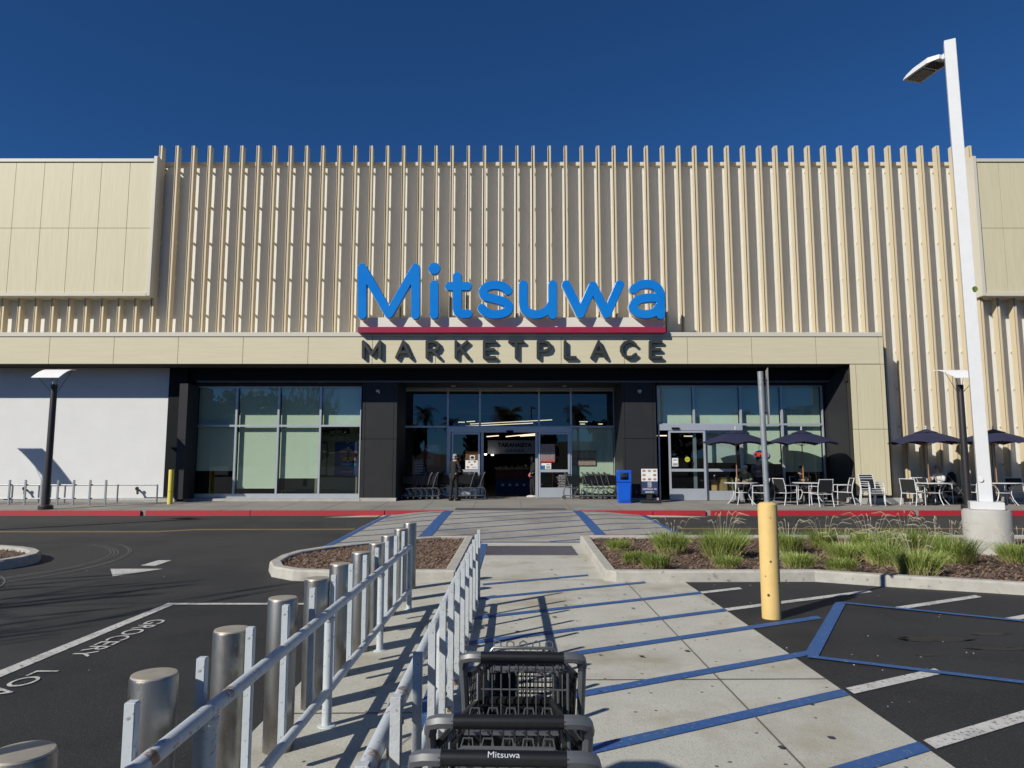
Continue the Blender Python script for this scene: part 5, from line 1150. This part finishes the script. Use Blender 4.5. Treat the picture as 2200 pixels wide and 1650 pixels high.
# ------------------------------------------------------------------ grass clumps
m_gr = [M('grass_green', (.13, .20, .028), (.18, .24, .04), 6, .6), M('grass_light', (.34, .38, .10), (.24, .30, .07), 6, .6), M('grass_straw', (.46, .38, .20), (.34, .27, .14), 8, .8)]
m_seed = M('seed_head', (.55, .50, .36), (.42, .37, .25), 9, .8)
def blades(b, n, r, h, wd, spread, base=.5, droop=.3):
    for i in range(n):
        a = random.uniform(0, 2*pi); rr = r*base*sqrt(random.random()); x, y = rr*cos(a), rr*sin(a)
        a2 = a+random.gauss(0, .5); hh = h*random.uniform(.55, 1.08); out = spread*random.uniform(.15, 1)*hh*(.4+.6*rr/(r*base+1e-6))
        dx, dy = cos(a2), sin(a2); w2 = wd*random.uniform(.7, 1.3); sx, sy = -dy*w2, dx*w2
        if random.random() < .5: sx, sy = dx*w2*.3+w2*.9, dy*w2*.3
        k = len(b.v); pts = [(0, 0), (.35*out, .5*hh), (.75*out, .85*hh), (out*1.1, hh*(1-droop*random.random()))]
        for q, (o_, z) in enumerate(pts[:3]):
            f = 1-.25*q; b.v += [(x+dx*o_-sx*f, y+dy*o_-sy*f, z), (x+dx*o_+sx*f, y+dy*o_+sy*f, z)]
        b.v.append((x+dx*pts[3][0], y+dy*pts[3][0], pts[3][1])); b.f += [(k, k+1, k+3, k+2), (k+2, k+3, k+5, k+4), (k+4, k+5, k+6)]
def clump(label, r, h, seed, dens=1.0, straw=1.0):
    random.seed(seed); t = local('grass_clump', label, 'grass clump', 'ornamental grass clumps in the mulch island')
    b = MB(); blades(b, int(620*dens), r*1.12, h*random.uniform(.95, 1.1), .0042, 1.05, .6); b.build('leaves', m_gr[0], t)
    b = MB(); blades(b, int(480*dens), r*1.15, h*.98, .004, 1.15, .65, .45); b.build('painted_sunlit_leaves', m_gr[1], t)  # paler copy of the blades, sunlight put into their colour
    b = MB(); blades(b, int(260*straw), r*1.25, h*.45, .004, 1.8, .7, .6); b.build('dry_leaves', m_gr[2], t)
    if h > .3:
        b = MB()
        for i in range(int(13*dens)):
            a = random.uniform(0, 2*pi); o_ = random.uniform(.05, .32); hh = h*random.uniform(1.1, 1.62); x, y = o_*cos(a), o_*sin(a)
            p3 = (x*1.7+.03, y*1.7, hh*.97); b.tube([(x*.2, y*.2, 0), (x*.7, y*.7, hh*.7), (x, y, hh), p3], [.0016, .0014, .0016, .001], 3, cap=False)
            b.tube([(x*.93, y*.93, hh*.93), (x*1.15+.01, y*1.15, hh*1.03), p3], [.0015, .0042, .0015], 4)
        b.build('seed_heads', m_seed, t)
    return t
def Gp(px, py, z=.1): d = _F+(px-1100)/FPX*_R-(py-825)/FPX*_U; q = (z-CH)/d[2]; return float(d[0]*q), float(d[1]*q)
CL = [(1328, 1184, .22, .26, 'small yellowish grass clump in the back left corner of the long island'), (1360, 1210, .20, .26, 'small dry clump just right of the back left corner clump'),
 (1442, 1188, .34, .44, 'round green grass clump behind the two small left ones'), (1412, 1222, .24, .28, 'small pale clump nearest the kerb at the left end of the island'),
 (1553, 1196, .46, .54, 'largest round green clump left of the yellow sign post'), (1562, 1222, .20, .26, 'low pale clump in front of the largest round one'),
 (1694, 1186, .34, .42, 'green clump directly behind the yellow sign post'), (1716, 1222, .26, .32, 'low pale clump just right of the yellow sign post'),
 (1770, 1178, .30, .42, 'upright dark green clump at the back, right of the sign post'), (1815, 1204, .32, .38, 'loose clump between the dark upright one and the dry one'), (1806, 1226, .26, .24, 'low dry straw coloured clump by the front kerb'),
 (1872, 1190, .40, .50, 'tall clump with many seed heads left of the middle of the group'), (1905, 1212, .36, .42, 'half height clump in front of the tall seed headed one'), (1945, 1186, .38, .52, 'tallest feathery clump at the back of the right group'),
 (1972, 1232, .36, .44, 'bright green clump closest to the kerb in the right group'), (2048, 1208, .44, .50, 'wide dense clump just left of the concrete lamp base'), (2010, 1190, .30, .46, 'clump behind, between the feathery one and the lamp base'),
 (2188, 1208, .34, .40, 'clump right of the concrete lamp base, cut by the photo edge')]
pro = None
for i, (px, py, r_, h_, lab) in enumerate(CL):
    X_, Y_ = Gp(px, py); c = clump(lab, r_*.84, h_*.86, 50+i, dens=.55+r_*1.5, straw=1 if r_ > .27 else 1.6); c.location = (X_, Y_, gz(X_, Y_)+.085); c.rotation_euler = (0, 0, i*1.3)
# ------------------------------------------------------------------ what stands behind the camera: mirrored in the glass or casting shadows into view
m_leaf = M('tree_leaf', (.045, .075, .020), (.07, .10, .03), 3, .7); m_bark = M('tree_bark', (.12, .09, .065), (.07, .055, .04), 6, .9); m_frond = M('palm_frond', (.05, .075, .022), (.09, .09, .035), 4, .7)
def leafball(b, c, r, n, s):
    for i in range(n):
        v = Vector((random.gauss(0, 1), random.gauss(0, 1), random.gauss(0, .8))).normalized()*r*random.random()**.4
        p = Vector(c)+v; u = Vector((random.gauss(0, 1), random.gauss(0, 1), random.gauss(0, 1))).normalized()*s; w2 = u.orthogonal().normalized()*s*.6
        b.quad(p-u-w2, p+u-w2, p+u+w2, p-u+w2)
def tree(label, x, y, h, r, seed, grp, leaf=.22, n=2200, name='broadleaf_tree', sparse=False):
    random.seed(seed); t = thing(name, label, 'tree', (x, y, 0), group=grp)
    b = MB(); b.tube([(x, y, -.1), (x+.1, y, h*.3), (x-.1, y+.1, h*.62)], [r*.09, r*.07, r*.04], 8); pts = []
    for i in range(9):
        a = i*2.4; q = (x+cos(a)*r*.62*random.uniform(.5, 1.1), y+sin(a)*r*.62*random.uniform(.5, 1.1), h*random.uniform(.5, .88)); pts.append(q)
        b.tube([(x, y, h*random.uniform(.28, .5)), ((x+q[0])/2, (y+q[1])/2, (h*.4+q[2])/2+.2), q], [r*.045, r*.03, r*.012], 6)
    b.build('trunk', m_bark, t)
    b = MB()
    for q in pts+[(x, y, h*.8)]: leafball(b, q, r*(.5 if not sparse else .55), n//10, leaf)
    b.build('crown', m_leaf, t); return t
def palm(label, x, y, h, r, seed, grp, n=46):
    random.seed(seed); t = thing('palm_tree', label, 'palm tree', (x, y, 0), group=grp)
    b = MB(); b.tube([(x, y, -.1), (x+.1, y, h*.5), (x, y, h)], [.28, .2, .17], 10); b.build('trunk', m_bark, t)
    b = MB()
    for i in range(n):
        a = random.uniform(0, 2*pi); e = random.uniform(-1.1, 1.2); L_ = r*random.uniform(.8, 1.1); pts = []
        for k in range(6): f = k/5; el = e-1.1*f*f; pts.append(Vector((x+cos(a)*L_*f*cos(e*.6), y+sin(a)*L_*f*cos(e*.6), h+L_*(sin(e)*f-.45*f*f))))
        for k in range(5):
            d = (pts[k+1]-pts[k]); sd = Vector((-sin(a), cos(a), 0))
            for q in (-1, 1):
                for m_ in range(2): o_ = pts[k]+d*(m_*.5); b.quad(o_, o_+d*.22, o_+d*.45+sd*q*r*.20+Vector((0, 0, -.12*r)), o_+d*.35+sd*q*r*.20+Vector((0, 0, -.12*r)))
    b.build('fronds', m_frond, t); return t
GR = 'trees behind the camera mirrored in the windows'
palm('palm mirrored left of the middle of the entrance glass', -11.8, -41, 8.6, 1.9, 1, GR); palm('shorter palm mirrored beside the left door jamb', -8.4, -42, 7.3, 1.5, 2, GR, 34); palm('tall palm mirrored right of the entrance middle', 8.9, -41, 8.9, 2.0, 3, GR, 60); palm('dense dark palm mirrored in the middle of the entrance glass', -.8, -43, 8.4, 2.5, 4, GR, 110)
tr = [(-14.5, -44, 7.0, 2.2), (-33, -46, 10.5, 5.5), (-27, -42, 9.5, 4.0), (-40, -50, 11.5, 6), (-20, -47, 7.8, 3.4), (12.5, -42, 8.0, 2.0), (17, -46, 6.5, 2.8), (24, -45, 7.2, 3.4), (31, -43, 9.0, 3.2), (38, -44, 9.5, 3.6), (3.5, -48, 6.2, 3.4), (-4.5, -48, 5.8, 3.2), (46, -48, 9, 5), (-50, -50, 12, 6)]
nm_ = ['slim', 'broad', 'round', 'large', 'low wide', 'narrow', 'low', 'medium', 'tall', 'full', 'low middle', 'low left middle', 'wide right', 'wide left']
for i, (x, y, h, r_) in enumerate(tr): tree(f'{nm_[i]} leafy tree behind the camera, mirrored in the store windows', x, y, h, r_, 20+i, GR, leaf=.20+.03*r_, n=1500)
random.seed(77); t = thing('tall_tree', 'tall thin tree left of the photo, known by its streaky shadow on the road', 'tree', (-14.9, .6, 0))
b = MB(); b.tube([(-14.9, .6, -.1), (-14.85, .65, 4), (-14.9, .6, 9)], [.16, .1, .04], 8); b.build('trunk', m_bark, t)
b = MB()
for i in range(120):
    a, rr = random.uniform(0, 2*pi), 2.6*sqrt(random.random()); x_, y_, z_ = -14.9+rr*cos(a)*1.0, .6+rr*sin(a)*.8, random.uniform(5.2, 8.6); l_ = random.uniform(.5, 1.3)
    dx_, dy_ = random.gauss(0, .12), random.gauss(0, .12); b.tube([(x_, y_, z_), (x_+dx_, y_+dy_, z_-l_*.5), (x_+dx_*2, y_+dy_*2, z_-l_)], [.012, .05, .012], 5)
    if i % 3 == 0: b.tube([(-14.9, .6, z_-.6), (x_, y_, z_)], [.02, .008], 4)
b.build('crown', m_leaf, t)
lpo = [o for o in bpy.data.objects if o.name.startswith('light_pole')][0]
dup(lpo, (-19.9, 11.0, 0), radians(20), 'white light pole left of the photo, known by its long thin shadow on the road')
dup(lpo, (2.6, -42, 0), radians(200), 'light pole behind the camera, mirrored in the entrance glass')
t = thing('shadow_caster', 'unseen octagonal plate left of the camera, added to cast the shadow at the bottom edge', 'shadow caster', (-2.12, 1.42, 0))  # added out of view, its form guessed from the shadow it throws
b = MB(); b.tube([(-2.12, 1.42, 0), (-2.12, 1.42, 2.55)], .03, 10); b.build('pole', m_galv, t)
b = MB(); a0 = Vector((SUNV.y, -SUNV.x, 0)).normalized(); c0_ = Vector((-2.12, 1.42, 2.42)); n_ = Vector((SUNV.x, SUNV.y, 0)).normalized()*.035
pts = [c0_+a0*.26*cos(pi/8+k*pi/4)+Vector((0, 0, .19*sin(pi/8+k*pi/4))) for k in range(8)]; b.hexa([p+n_ for p in pts], [p+n_*1.15 for p in pts]); b.build('sign_plate', m_galv, t)  # plate added only for its shadow, turned square to the sun
# hill on the horizon behind the camera
b = MB(); n = 40
for i in range(n+1):
    x = -420+i*20; hh = 28*math.exp(-((x+190)/95)**2)+9+5*sin(i*.9); b.v += [(x, -300, -.2), (x, -340, max(hh, 1)), (x, -400, -.2)]
for i in range(n): q = 3*i; b.f += [(q, q+3, q+4, q+1), (q+1, q+4, q+5, q+2)]
o = b.build('hills', M('dry_hill', (.12, .10, .06), (.08, .08, .045), .05, .95)); o['kind'] = 'structure'
